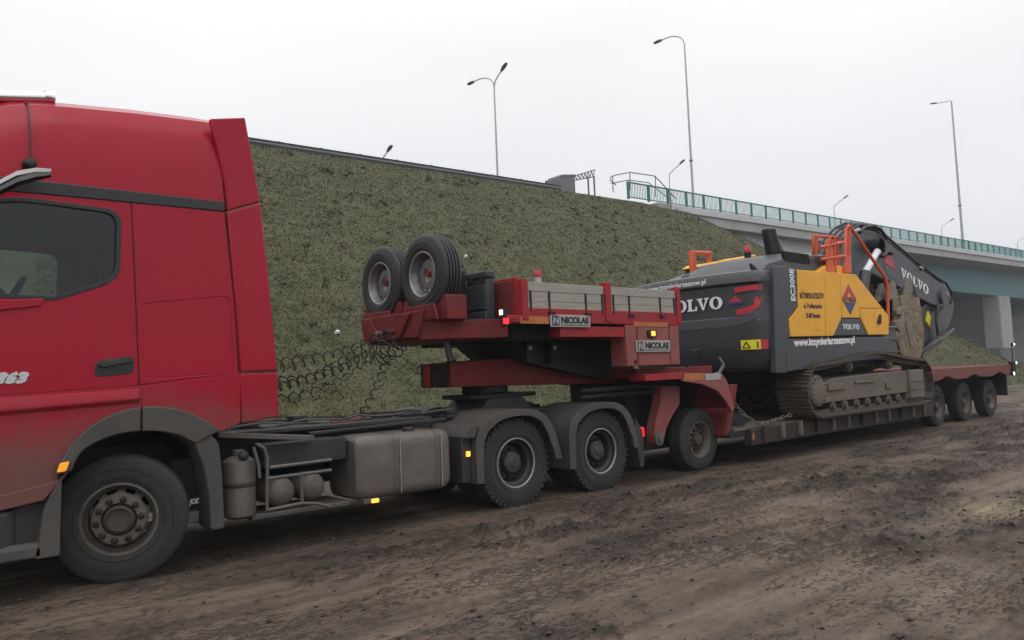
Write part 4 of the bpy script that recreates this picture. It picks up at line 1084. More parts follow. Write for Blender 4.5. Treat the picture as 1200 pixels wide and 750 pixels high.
# --- chassis
for yy in (7.93, 8.70):
    MB().box(1.0, 8.45, yy, yy + 0.08, 0.82, 1.10).build('frame_rail', 'chassis', tk, bevel=0.008)
for x in (2.9, 4.3, 5.6, 7.0, 8.3):
    MB().box(x, x + 0.12, 8.0, 8.71, 0.85, 1.06).build('cross_member', 'chassis', tk, bevel=0.006)
MB().box(1.0, 3.7, 8.02, 8.68, 0.42, 1.10).build('engine_block', 'tblack', tk, bevel=0.05)
MB().cyl((1.745, 7.4, 0.5), (1.745, 9.3, 0.5), 0.075).build('axle', 'chassis', tk, smooth=40)
for x in (6.20, 7.72):
    a = MB().cyl((x, 7.6, 0.53), (x, 9.1, 0.53), 0.09)
    a.lathe([(0.001, -0.25), (0.15, -0.2), (0.24, 0.0), (0.15, 0.2), (0.001, 0.25)], (x, CY, 0.53), 'X', 16)
    a.build('axle', 'chassis', tk, smooth=40)
MB().cyl((2.6, CY, 0.75), (6.0, CY, 0.6), 0.06).build('drive_shaft', 'chassis', tk, smooth=40)
# plank walkway over the rails behind the cab
MB().box(2.75, 5.2, 7.55, 9.1, 1.12, 1.155).build('catwalk', 'chassis', tk, bevel=0.004)
MB().bar((2.58, 7.25, 1.165), (3.52, 7.22, 1.06), 0.10, 0.05).build('catwalk_edge', 'pipe', tk, bevel=0.006)
MB().bar((3.52, 7.3, 1.10), (5.25, 7.35, 1.13), 0.05, 0.03).build('catwalk_edge', 'chassis', tk, bevel=0.005)
# reservoir canister behind the front wheel
cn = MB().lathe([(0.001, 0.36), (0.11, 0.365), (0.148, 0.39), (0.152, 0.42), (0.152, 0.86), (0.145, 0.90), (0.10, 0.935), (0.06, 0.95), (0.058, 1.0), (0.001, 1.005)], (2.81, 7.33, 0), 'Z', 28).build('reservoir', 'tank', tk, smooth=40)
MB().lathe([(0.155, 0.66), (0.158, 0.665), (0.158, 0.70), (0.155, 0.705)], (2.81, 7.33, 0), 'Z', 28).build('reservoir_strap', 'dark_plastic', cn, smooth=40)
MB().lathe([(0.001, 0.0), (0.045, 0.0), (0.045, -0.04), (0.02, -0.06), (0.001, -0.06)], (2.81, 7.22, 0.955), 'Y', 14).build('filler_cap', 'dark_plastic', cn, smooth=40)
# tube frame
tf = MB()
P3 = lambda pts, y: [(x, y, z) for x, z in pts]
for pts in ([(2.906, 1.060), (2.980, 1.013), (3.012, 0.930), (3.003, 0.426)], [(2.881, 1.030), (2.928, 0.858), (2.934, 0.738)], [(3.008, 0.721), (3.675, 0.727)], [(3.003, 0.426), (3.339, 0.443), (3.519, 0.418), (3.647, 0.367)], [(3.355, 0.738), (3.357, 0.441)], [(3.036, 0.822), (3.312, 0.825), (3.677, 0.829)]):
    MB().tube(P3(pts, 7.14), 0.018, 8).build('guard_tube', 'pipe', tk, smooth=60)
MB().box(3.05, 3.94, 7.30, 7.7, 0.80, 1.03).build('battery_box', 'dark_plastic', tk, bevel=0.015)
for (x, z) in ((3.211, 0.560), (3.534, 0.568)):
    MB().lathe([(0.001, 7.22), (0.08, 7.23), (0.125, 7.26), (0.142, 7.31), (0.142, 7.95)], (x, 0, z), 'Y', 28).build('air_tank', 'tank', tk, smooth=40)
MB().box(2.9, 3.95, 7.25, 7.8, 0.33, 0.38).build('undertray', 'pipe', tk, bevel=0.01)
# fuel tank
tp_ = rnd([(7.15, 0.36), (7.82, 0.36), (7.82, 1.03), (7.15, 1.03)], 0.13, 6)
rings = []
for x, s in ((3.98, 0.86), (4.00, 0.93), (4.04, 0.975), (4.09, 1.0), (5.08, 1.0), (5.13, 0.975), (5.16, 0.93), (5.18, 0.86)):
    rings.append([(x, 7.485 + (y - 7.485) * s, 0.695 + (z - 0.695) * s) for y, z in tp_])
ft = MB().loft(rings).build('fuel_tank', 'tank', tk, smooth=30)
for x in (4.42, 4.96):
    sp_ = [(7.485 + (y - 7.485) * 1.012, 0.695 + (z - 0.695) * 1.012) for y, z in tp_]
    MB().loft([[(x, y, z) for y, z in sp_], [(x + 0.05, y, z) for y, z in sp_]]).build('tank_strap', 'pipe', ft, smooth=30)
    MB().bar((x + 0.075, 7.142, 0.40), (x + 0.075, 7.142, 0.99), 0.012, 0.012, (1, 0, 0)).build('strap_edge', 'rim_edge', ft)
MB().lathe([(0.065, 1.01), (0.065, 1.06), (0.05, 1.075), (0.001, 1.075)], (4.72, 7.33, 0), 'Z', 18).build('filler_cap', 'dark_plastic', ft, smooth=40)
(x, z) = (4.130, 0.363)
MB().box(x - 0.10, x + 0.08, 7.12, 7.25, z - 0.025, z + 0.02).build('lamp_bracket', 'pipe', tk, bevel=0.005)
MB().box(x - 0.02, x + 0.06, 7.09, 7.12, z - 0.02, z + 0.02).build('side_lamp', 'amber_on', tk, bevel=0.005)
# rear fenders over each drive wheel
def fender(x, flap_front=True):
    y0, y1 = 7.12, 7.92
    prof = [(x - 0.70, 0.36), (x - 0.70, 0.86), (x - 0.62, 1.03), (x - 0.38, 1.155), (x - 0.10, 1.19), (x + 0.22, 1.18), (x + 0.42, 1.10), (x + 0.56, 0.93), (x + 0.66, 0.62), (x + 0.68, 0.52)]
    prof = rnd(prof, [0, 0.10, 0.10, 0.1, 0.1, 0.1, 0.1, 0.1, 0.05, 0], 3)
    t = 0.022
    inner = [(p + (x - p) * 0.045, z - 0.03 if z > 0.7 else z) for p, z in prof]
    f = MB().prism(prof + inner[::-1], y0, y1).build('fender', 'grey_plastic', tk, bevel=0.006)
    lip_o = prof; lip_i = [(p + (x - p) * 0.16, z - 0.085 if z > 0.7 else z) for p, z in prof]
    MB().prism(lip_o + lip_i[::-1], y0 - 0.012, y0 + 0.02).build('fender_lip', 'grey_plastic', f, bevel=0.006)
    return f
f1 = fender(6.20); f2 = fender(7.72)
MB().box(5.36, 5.49, 7.20, 7.9, 0.38, 0.92).build('mud_flap', 'dark_plastic', tk, bevel=0.01)
MB().prism(rnd([(5.36, 0.9), (5.50, 0.9), (5.56, 1.05), (5.46, 1.04)], 0.02), 7.12, 7.9).build('flap_hinge', 'grey_plastic', tk, bevel=0.005)
(x, z) = (5.370, 0.724)
MB().box(x - 0.02, x + 0.03, 7.085, 7.11, z - 0.03, z + 0.03).build('side_lamp', 'amber_on', tk, bevel=0.005)
MB().prism(rnd([(8.395, 0.924), (8.528, 0.734), (8.528, 0.253), (8.451, 0.225), (8.357, 0.664)], 0.02), 7.15, 7.75).build('mud_flap', 'dark_plastic', tk, bevel=0.006)
(x, z) = (8.545, 0.708)
MB().prism(rnd([(x - 0.05, z - 0.075), (x + 0.06, z - 0.06), (x + 0.06, z + 0.075), (x - 0.05, z + 0.08)], 0.03), 7.18, 7.36).build('tail_lamp', 'red_on', tk, bevel=0.01)
for x in (6.20, 7.72):
    pr = [(x + 0.70 * math.cos(a), 0.50 + 0.70 * math.sin(a)) for a in [PI * 0.06 + PI * 0.88 * k / 12 for k in range(13)]]
    pi_ = [(x + 0.67 * math.cos(a), 0.50 + 0.67 * math.sin(a)) for a in [PI * 0.06 + PI * 0.88 * k / 12 for k in range(13)]]
    MB().prism(pr + pi_[::-1], 8.80, 9.58).build('fender', 'grey_plastic', tk, bevel=0.006)
# fifth wheel
MB().prismZ(rnd([(6.15, 8.0), (6.75, 7.95), (7.35, 8.05), (7.35, 8.2), (6.9, 8.30), (6.9, 8.40), (7.35, 8.5), (7.35, 8.65), (6.75, 8.75), (6.15, 8.7)], 0.05), 1.30, 1.36).build('fifth_wheel_plate', 'tblack', tk, bevel=0.01)
MB().prism(rnd([(6.2, 1.10), (7.2, 1.10), (7.0, 1.30), (6.4, 1.30)], 0.03), 7.95, 8.75).build('fifth_wheel_mount', 'chassis', tk, bevel=0.01)
for yy in (7.8, 8.7):
    MB().box(5.6, 8.0, yy, yy + 0.2, 1.10, 1.14).build('mount_plate', 'chassis', tk, bevel=0.005)

# lines and pipes along the frame
for k, (y0, z0, m_) in enumerate(((7.88, 1.17, 'hose'), (7.84, 1.14, 'hose'), (7.90, 1.20, 'pipe'), (8.60, 1.18, 'hose'))):
    pts = [(2.9 + 0.22 * i, y0 + 0.025 * math.sin(1.7 * i + k), z0 + 0.018 * math.sin(2.3 * i + 2 * k)) for i in range(14)]
    MB().tube(pts, 0.012 + 0.003 * (k % 2), 6).build('air_line', m_, tk, smooth=60)
for k in range(5):
    x = 2.75 + 0.08 * k
    MB().tube([(x, 7.9 + 0.1 * k, 1.5), (x + 0.05, 7.9 + 0.1 * k, 1.28), (x + 0.22, 7.92 + 0.05 * k, 1.18)], 0.014, 6).build('air_line', 'hose', tk, smooth=60)
for (x, y) in ((3.1, 8.0), (3.9, 8.5), (4.8, 8.1)):
    MB().box(x, x + 0.2, y, y + 0.18, 1.155, 1.23).build('valve_block', 'dark_plastic', tk, bevel=0.01)

# far side of the chassis: second tank and boxes, added to block light underneath
rings = []
for x, s_ in ((3.98, 0.88), (4.05, 0.98), (4.10, 1.0), (5.08, 1.0), (5.13, 0.98), (5.18, 0.88)):
    rings.append([(x, 9.215 + (y - 7.485) * s_, 0.695 + (z - 0.695) * s_) for y, z in tp_])
MB().loft(rings).build('fuel_tank', 'tank', tk, smooth=30)  # mirrored tank, added to stop light passing below the frame
MB().box(2.75, 3.90, 8.95, 9.50, 0.38, 1.02).build('light_block_box', 'dark_plastic', tk, bevel=0.03)  # added box closing off light from the far side
MB().box(5.30, 5.50, 8.85, 9.5, 0.38, 0.95).build('mud_flap', 'dark_plastic', tk, bevel=0.01)
MB().box(5.55, 8.3, 8.05, 8.65, 0.62, 1.0).build('bogie_linkage', 'tblack', tk, bevel=0.03)

# ---------------------------------------------------------------- lowbed trailer
tr = thing('lowbed_trailer', (14.0, CY, 0), 'dusty red lowbed trailer with raised gooseneck, wooden side boards and low muddy deck', 'trailer')
M['deck_steel'] = mat('muddy_deck_steel', (0.022, 0.014, 0.012), 0.75, 0.1, 0.35, 5, grime=0.6, gcol=(0.042, 0.033, 0.027), bump=0.2)
M['tred_dull'] = mat('dull_dirty_red', (0.17, 0.032, 0.028), 0.7, 0, 0.25, 4, grime=0.7, gcol=(0.12, 0.075, 0.06), bump=0.1)
TN, TF = 6.98, 9.72
TR = 0.485
wt = make_wheel('trailer', tr, R=TR, W=0.30, rb=0.268)
def twheel(x, y, far=False, first=False, ang=0.0):
    o = wt if first else copy_tree(wt, tr)
    put_wheel(o, tr, x, y, TR - 0.012, (0, ang, 0), far)
xd = (10.090, 0.528)[0]
twheel(xd, 7.30, first=True, ang=0.3)
twheel(xd, 9.40, far=True)
for i, x in enumerate((19.25, 20.95, 22.75)):
    twheel(x, 7.22, ang=0.5 * i)
    twheel(x, 9.48, far=True, ang=0.4 * i)
for x in (xd, 19.25, 20.95, 22.75):
    MB().cyl((x, 7.5, 0.48), (x, 9.2, 0.48), 0.08).build('axle', 'tblack', tr, smooth=40)

# --- gooseneck platform: side rail, posts, boards, headboard
rail = [(6.273, 2.399), (9.307, 2.338), (9.290, 2.147), (5.855, 2.226), (5.859, 2.293)]
gz_t, gz_b = 2.42, 2.235
for ys in (TN, TF):
    ya, yb = (ys, ys + 0.07) if ys == TN else (ys - 0.07, ys)
    MB().prism([(5.92, gz_b), (9.32, gz_b), (9.32, gz_t), (6.26, gz_t), (6.20, gz_b + 0.09), (5.92, gz_b + 0.09)], ya, yb).build('platform_rail', 'tred', tr, bevel=0.008)
MB().box(6.26, 9.30, TN + 0.075, TF - 0.075, 2.28, 2.36).build('platform_floor', 'tblack', tr)
for ys in (TN, TF):
    n_ = ys == TN
    for xa_, xb_ in ((6.185, 6.285), (7.68, 7.80), (9.235, 9.325)):
        MB().box(xa_, xb_, ys - 0.015 if n_ else ys - 0.09, ys + 0.09 if n_ else ys + 0.015, gz_b + 0.03, 2.80 if xa_ > 7 else 2.775).build('board_post', 'tred', tr, bevel=0.008)
    # boards of three planks each, with drop-in brackets
    for xa_, xb_ in ((6.295, 7.67), (7.81, 9.225)):
        hz = [gz_t - 0.03, gz_t + 0.085, gz_t + 0.205, gz_t + 0.325]
        y0, y1 = (ys + 0.005, ys + 0.045) if n_ else (ys - 0.045, ys - 0.005)
        sb = MB().box(xa_, xb_, y1 if n_ else y0 - 0.02, y1 + 0.02 if n_ else y0, hz[0] + 0.01, hz[3] - 0.02).build('side_board', 'wood', tr)
        for k in range(3):
            dd = (0.0, 0.004, 0.001)[k]
            MB().box(xa_ + 0.004 * k, xb_ - 0.003 * (2 - k), y0 + dd, y1 + dd - 0.0005, hz[k] + 0.0015, hz[k + 1] - 0.0015).build('plank', 'wood', sb, bevel=0.005)
        for fx in ((0.03, 0.26, 0.74, 0.97) if n_ else (0.26, 0.74)):
            xx = xa_ + (xb_ - xa_) * fx
            MB().box(xx - 0.013, xx + 0.013, y0 - 0.010, y0 + 0.02, hz[0] - 0.02, hz[3] - 0.11).build('stake_bracket', 'tblack', sb)
            if 0.1 < fx < 0.9:
                MB().box(xx - 0.03, xx + 0.07, y0 - 0.035, y0, hz[0] - 0.05, hz[0] - 0.015).build('bracket_foot', 'tblack', sb)
# headboard plate facing forward, and the marker arm
MB().box(6.19, 6.24, TN + 0.09, 7.70, gz_b, 2.81).build('headboard', 'tred', tr, bevel=0.008)
MB().box(6.17, 6.19, TN + 0.16, 7.65, 2.30, 2.77).build('headboard_panel', 'tred_dark', tr, bevel=0.006)
MB().box(6.19, 6.24, 7.70, TF - 0.09, gz_b, 2.62).build('headboard', 'tred', tr, bevel=0.008)
(x, z) = (5.874, 2.301)
ml = MB().box(x - 0.03, x + 0.03, 6.93, 7.0, z - 0.12, z + 0.10).build('marker_lamp', 'tblack', tr, bevel=0.01)
MB().box(x - 0.045, x - 0.028, 6.94, 6.99, z + 0.02, z + 0.08).build('white_lens', 'white_on', ml)
MB().box(x - 0.04, x + 0.04, 6.915, 6.932, z - 0.09, z - 0.02).build('red_lens', 'red_on', ml)
MB().bar((x, 6.97, z - 0.01), (6.2, 7.0, z - 0.02), 0.03, 0.03).build('lamp_arm', 'tred', tr)
# reflective strips, name plates
for a, b in (((6.149, 2.317), (6.627, 2.224)), ((8.247, 2.272), (9.000, 2.207))):
    MB().box(a[0], b[0], TN - 0.004, TN + 0.01, b[1], a[1]).build('reflector_strip', 'orange_refl', tr)
def name_plate(pa, pb, dim=False):
    x0, z1 = pa; x1, z0 = pb
    s = MB().box(x0, x1, TN - 0.022, TN - 0.002, z0, z1).build('name_plate', 'sign_silver', tr, bevel=0.003)
    h = z1 - z0; L = x1 - x0
    MB().box(x0 + 0.03 * L, x0 + 0.21 * L, TN - 0.026, TN - 0.0215, z0 + 0.1 * h, z0 + 0.92 * h).build('emblem', 'sign_blue' if not dim else 'charcoal_lt', s)
    n_ = MB()
    ex, ew, ez, eh = x0 + 0.06 * L, 0.12 * L, z0 + 0.2 * h, 0.62 * h
    for (u0, v0, u1, v1) in ((0, 0, 0.12, 1), (0.12, 1, 0.88, 0), (0.88, 0, 1, 1)):
        n_.bar((ex + u0 * ew, TN - 0.029, ez + v0 * eh), (ex + u1 * ew, TN - 0.029, ez + v1 * eh), 0.004, 0.022, (1, 0, 0))
    n_.build('emblem_letter', 'sign_silver', s)
    letters('lettering', 'NICOLAS', 0.50 * h, x0 + 0.25 * L, z0 + 0.32 * h, TN - 0.024, 'sign_black', s, bold=0.004, width=0.70 * L)
    MB().box(x0 + 0.24 * L, x0 + 0.97 * L, TN - 0.026, TN - 0.0215, z0 + 0.13 * h, z0 + 0.19 * h).build('underline', 'sign_black', s)
name_plate((6.640, 2.342), (7.356, 2.187))
name_plate((8.261, 2.010), (9.006, 1.847), dim=True)
# ledge under the rail, corner block with lamp
MB().box((6.833, 2.180)[0], 8.07, 7.0, 7.2, 2.06, 2.20).build('under_rail', 'tred', tr, bevel=0.008)
for ya, yb in ((TN, TN + 0.30), (TF - 0.30, TF)):
    blk = MB().box(8.08, 9.26, ya + 0.004, yb, 1.655, 2.232).build('corner_block', 'tred_pink', tr, bevel=0.012)
MB().box(8.30, 8.325, TN - 0.002, TN + 0.02, 1.68, 2.23).build('block_seam', 'tred_dark', tr)
MB().box(9.02, 9.04, TN - 0.002, TN + 0.02, 1.68, 2.23).build('block_seam', 'tred_dark', tr)
(x, z) = (8.618, 2.106)
MB().box(x - 0.09, x + 0.09, 6.945, 6.99, z - 0.05, z + 0.05).build('lamp_housing', 'tblack', tr, bevel=0.01)
MB().box(x - 0.045, x + 0.035, 6.925, 6.947, z - 0.035, z + 0.035).build('side_lamp', 'amber_on', tr, bevel=0.01)
MB().lathe([(0.001, 6.975), (0.03, 6.975), (0.03, 6.99)], ((8.252, 1.715)[0], 0, (8.252, 1.715)[1]), 'Y', 12).build('bolt', 'tblack', tr)
# hidden beams below the platform
MB().box(6.30, 9.2, 7.35, 9.35, 2.04, 2.28).build('platform_frame', 'tblack', tr, bevel=0.01)
MB().prism([(6.6, 2.04), (9.1, 2.04), (9.1, 1.55), (8.3, 1.5), (7.0, 1.75)], 7.75, 8.95).build('neck_web', 'tblack', tr, bevel=0.01)
for xx, yy in ((6.75, 7.55), (7.25, 7.6)):
    MB().box(xx, xx + 0.1, yy, yy + 0.1, 1.75, 2.05).build('hydraulic_valve', 'tblack', tr, bevel=0.01)
    MB().lathe([(0.001, -0.02), (0.03, -0.01), (0.03, 0.02)], (xx + 0.05, yy - 0.01, 1.95), 'Y', 10).build('valve_cap', 'rim_edge', tr, smooth=40)
# nose carrying the spare wheels
nose = MB()
nose.prismZ([(6.19, 7.25), (5.55, 7.50), (5.18, 7.75), (5.18, 8.95), (5.55, 9.2), (6.19, 9.45)], 2.07, 2.30)
nose.build('nose', 'tred_dark', tr, bevel=0.012)
MB().prismZ([(6.19, 7.28), (5.57, 7.53), (5.21, 7.78), (5.21, 8.92), (5.57, 9.17), (6.19, 9.42)], 2.30, 2.32).build('nose_floor', 'tblack', tr)
for yc in (7.86, 8.87):       # vee cradles under each spare wheel
    for sgn in (-1, 1):
        cr = MB().prismX([(yc + sgn * 0.05, 2.30), (yc + sgn * 0.47, 2.30), (yc + sgn * 0.47, 2.60), (yc + sgn * 0.38, 2.60)], 5.36, 5.66)
        cr.build('wheel_cradle', 'tred_dark', tr, bevel=0.012)
    MB().prismX([(yc - 0.40, 2.30), (yc + 0.40, 2.30), (yc + 0.33, 2.50), (yc - 0.33, 2.50)], 5.26, 5.30).build('cradle_plate', 'tred_dark', tr, bevel=0.01)
    MB().cyl((5.42, yc, 2.90), (5.95, yc, 2.90), 0.045).build('wheel_peg', 'tred_dark', tr, smooth=40)
    MB().box(5.85, 5.95, yc - 0.08, yc + 0.08, 2.30, 2.95).build('wheel_post', 'tblack', tr)
fp = MB().prismX([(7.72, 2.10), (8.98, 2.10), (9.05, 2.42), (7.55, 2.42)], 5.14, 5.18)
fp.build('nose_plate', 'tred_dark', tr, bevel=0.01)
MB().prismX([(8.05, 2.12), (8.20, 2.12), (8.0, 2.40), (7.8, 2.40)], 5.10, 5.14).build('nose_rib', 'tred_dark', tr, bevel=0.006)
MB().prismX([(8.55, 2.12), (8.70, 2.12), (8.9, 2.40), (8.75, 2.40)], 5.10, 5.14).build('nose_rib', 'tred_dark', tr, bevel=0.006)
for kk in range(3):
    MB().cyl((5.06, 8.2 + 0.16 * kk, 2.20), (5.14, 8.2 + 0.16 * kk, 2.20), 0.03, n=10).build('hose_coupling', ('hose_red', 'hose', 'rim_edge')[kk], tr, smooth=40)
# lower neck arm lying over the fifth wheel, jack cylinder and rod
arm = MB()
arm.loft([[(5.83, 8.0, 1.475), (5.83, 8.70, 1.475), (5.83, 8.70, 1.79), (5.83, 8.0, 1.79)],
          [(6.6, 8.0, 1.465), (6.6, 8.70, 1.465), (6.6, 8.70, 1.83), (6.6, 8.0, 1.83)],
          [(9.3, 7.9, 1.40), (9.3, 8.80, 1.40), (9.3, 8.80, 1.80), (9.3, 7.9, 1.80)]])
arm.build('neck_arm', 'tred_dark', tr, bevel=0.012)
MB().box(5.80, 5.83, 8.06, 8.64, 1.50, 1.76).build('arm_end_plate', 'tblack', tr, bevel=0.008)
MB().box(5.785, 5.80, 8.42, 8.56, 1.50, 1.76).build('arm_stripe', 'tred', tr)
MB().lathe([(0.001, 1.33), (0.30, 1.365), (0.32, 1.38), (0.32, 1.47)], (6.65, CY, 0), 'Z', 24).build('kingpin_plate', 'tblack', tr, smooth=40)
a_, b_ = (5.890, 2.078), (5.987, 1.763)
MB().cyl((a_[0], 8.2, a_[1] + 0.1), (b_[0], 8.2, b_[1] + 0.02), 0.045).build('jack_rod', 'rim_silver', tr, smooth=40)
MB().cyl((b_[0] - 0.01, 8.2, b_[1] + 0.06), (b_[0] + 0.05, 8.2, 1.62), 0.07).build('jack_foot', 'tblack', tr, smooth=40)
# --- drop from the neck to the deck round the first axle
MB().box(8.55, 10.4, TN + 0.25, TF - 0.25, 1.48, 1.62).build('neck_plate', 'tred_dark', tr, bevel=0.01)
MB().box(8.45, 9.35, TN, TN + 0.30, 1.44, 1.535).build('neck_ledge', 'tred', tr, bevel=0.008)
MB().box(8.9, 10.8, 7.75, 8.95, 0.35, 1.5).build('axle_frame', 'tblack', tr, bevel=0.02)
fen = [(9.296, 1.530), (10.290, 1.493), (10.416, 1.376), (10.570, 0.940), (10.505, 0.877), (10.360, 1.059), (10.149, 1.228), (9.785, 1.341), (9.286, 1.411)]
for ya, yb in ((TN, TN + 0.05), (TF - 0.05, TF)):
    MB().prism(fen, ya, yb).build('axle_fender', 'tred_pink', tr, bevel=0.006)
MB().prism([fen[0], fen[1], fen[2], fen[3], (fen[3][0] - 0.03, fen[3][1]), (fen[2][0] - 0.03, fen[2][1] - 0.02), (fen[1][0] - 0.02, fen[1][1] - 0.03), (fen[0][0], fen[0][1] - 0.03)], TN + 0.05, TN + 0.75).build('fender_top', 'tred_dark', tr)
MB().box(fen[0][0] + 0.55, fen[0][0] + 0.95, TN - 0.005, TN + 0.004, fen[0][1] - 0.13, fen[0][1] - 0.035).build('fender_decal', 'sign_silver', tr)
MB().box(fen[0][0] + 0.02, fen[0][0] + 0.5, TN - 0.004, TN + 0.004, fen[0][1] - 0.12, fen[0][1] - 0.02).build('reflector_strip', 'orange_refl', tr)
brk = rnd([(9.233, 1.349), (9.668, 1.331), (9.642, 1.045), (9.438, 0.876), (9.279, 0.696), (9.178, 0.464), (9.038, 0.465), (8.991, 0.606), (9.047, 0.815), (9.168, 1.059)], 0.05)
MB().prism(brk, 7.32, 7.50).build('axle_bracket', 'tred_pink', tr, bevel=0.015)
(x, z) = (9.082, 0.574)
MB().lathe([(0.001, 7.27), (0.05, 7.275), (0.05, 7.29), (0.10, 7.295), (0.10, 7.34)], (x, 0, z), 'Y', 20).build('bracket_pin', 'rim', tr, smooth=40)
for z_ in (1.36, 1.27):
    MB().cyl((7.6, 7.45, z_ - 0.02), (9.2, 7.45, z_), 0.035, n=10).build('air_pipe', 'tblack', tr, smooth=40)
# --- low deck
deck = MB().box(10.55, 18.3, TN + 0.10, TF - 0.10, 0.46, 0.56).build('low_deck', 'tblack', tr, bevel=0.01)
for ya, yb in ((TN, TN + 0.14), (TF - 0.14, TF)):
    MB().box(11.02, 18.3, ya, yb, 0.31, 0.565).build('deck_side_beam', 'deck_steel', tr, bevel=0.012)
for k in range(12):
    xx = 11.3 + 0.58 * k
    MB().prism([(xx, 0.36), (xx + 0.07, 0.36), (xx + 0.07, 0.60), (xx, 0.60)], TN - 0.06, TN + 0.002).build('lashing_hook', 'track_frame' if k % 3 else 'deck_steel', tr, bevel=0.008)
dk_me = MB().box(0, 0.19, 0, 2.5, 0, 0.035).mesh('deck_plank')
for k in range(38):
    o = link('deck_plank', dk_me, 'wood_dirty' if 'wood_dirty' in M else 'track_frame', tr)
    o.location = Vector((10.72 + 0.2 * k, TN + 0.12, 0.557)) - wo(tr)
MB().box(11.03, 11.07, TN - 0.012, TN + 0.002, 0.40, 0.50).build('side_reflector', 'orange_refl', tr)
# slanted front wall of the deck, orange-brown
MB().prism([(10.45, 0.5), (10.6, 0.5), (10.9, 1.30), (10.75, 1.30)], 7.1, 9.6).build('deck_front_wall', 'tred_dark', tr, bevel=0.02)
# --- rear bogie
def scallop(x0, x1):
    top = [(x0, 1.335), (x1, 1.335)]
    bot = []
    for x in np.linspace(x1, x0, 40):
        a = min(abs(x - c) for c in (19.25, 20.95, 22.75))
        bot.append((x, 1.055 + 0.09 * math.exp(-(a / 0.32) ** 2)))
    return top + bot
for ya, yb in ((TN, TN + 0.10), (TF - 0.10, TF)):
    MB().prism(scallop(18.35, 23.65), ya, yb).build('bogie_side', 'tred_dull', tr, bevel=0.012)
MB().box(18.4, 23.6, TN + 0.10, TF - 0.10, 1.20, 1.325).build('bogie_floor', 'tred_dark', tr)
MB().prism([(17.9, 0.5), (18.3, 0.5), (18.6, 1.3), (18.35, 1.3)], 7.2, 9.5).build('deck_ramp', 'tred_dark', tr)
MB().box(18.5, 23.4, 7.7, 9.0, 0.55, 1.2).build('bogie_frame', 'tblack', tr, bevel=0.02)
MB().box(23.58, 23.66, TN + 0.12, TF - 0.12, 0.50, 1.30).build('rear_flap', 'tblack', tr)
for (pxx, pyy, r) in ((1185, 404, 0.045), (1187, 426, 0.045), (1183, 438, 0.06)):
    x, z = {1185: (23.75, 1.86), 1187: (23.8, 1.36), 1183: (23.55, 1.08)}[pxx]
    ml = MB().cyl((x, TN - 0.10, z), (x, TN - 0.02, z), r).build('tail_marker', 'tblack', tr, smooth=40)
    MB().lathe([(0.001, -0.02), (r * 0.6, -0.015), (r * 0.85, 0.0)], (x - 0.03, TN - 0.10, z), 'Y', 14).build('marker_lens', 'white_on', ml, smooth=40)
MB().box(23.735, 23.755, TN - 0.04, TN - 0.02, 1.30, 1.88).build('marker_post', 'tblack', tr)
MB().box(23.64, 23.86, TN - 0.06, TN + 0.06, 1.05, 1.40).build('marker_bracket', 'tblack', tr)

# ---------------------------------------------------------------- loose things riding on the trailer
sw1 = None
for i, (yc, lab) in enumerate(((7.86, 'spare wheel on the trailer nose, the one beside the dark storage box'), (8.87, 'spare wheel on the trailer nose, the one farther from the dark storage box'))):
    t = thing('spare_wheel', (5.32, yc, 2.40), lab, 'wheel', 'spare wheels on the gooseneck')
    if sw1 is None:
        sw1 = make_wheel('spare', t, R=0.50, W=0.29, rb=0.272, tyre_m='tyre_spare'); wv = sw1
    else:
        wv = copy_tree(sw1, t)
    wv.parent = t; wv.location = (0.0, 0.0, 0.49); wv.rotation_euler = (0, 0.3 + i, -PI / 2)
bx_ = thing('storage_box', (6.05, 7.57, 2.25), 'dark blue-grey plastic storage box standing between spare wheels and red headboard', 'box')
MB().box(5.96, 6.08, 7.36, 7.80, 2.27, 2.82).build('body', 'box_plastic', bx_, bevel=0.02)
MB().box(5.945, 6.085, 7.345, 7.815, 2.825, 2.91).build('lid', 'box_plastic', bx_, bevel=0.015)
MB().box(5.935, 5.962, 7.38, 7.78, 2.43, 2.74).build('door_panel', 'box_plastic', bx_, bevel=0.01)
MB().box(5.92, 5.962, 7.36, 7.80, 2.27, 2.40).build('foot_panel', 'box_plastic', bx_, bevel=0.01)
for yy in (7.44, 7.66):
    MB().box(5.925, 5.962, yy, yy + 0.04, 2.76, 2.86).build('latch', 'tblack', bx_, bevel=0.005)
# small red and white jack handle standing on the platform
bt = thing('beacon_post', (6.75, 7.6, 2.36), 'small red and white post standing behind the wooden boards', 'post')
x, z = (7.038, 2.850)
MB().cyl((x, 7.6, 2.36), (x, 7.6, z + 0.06), 0.05).build('sleeve', 'sign_silver', bt, smooth=40)
MB().lathe([(0.055, z + 0.06), (0.06, z + 0.10), (0.03, z + 0.16), (0.001, z + 0.16)], (x, 7.6, 0), 'Z', 14).build('cap', 'red_decal', bt, smooth=40)

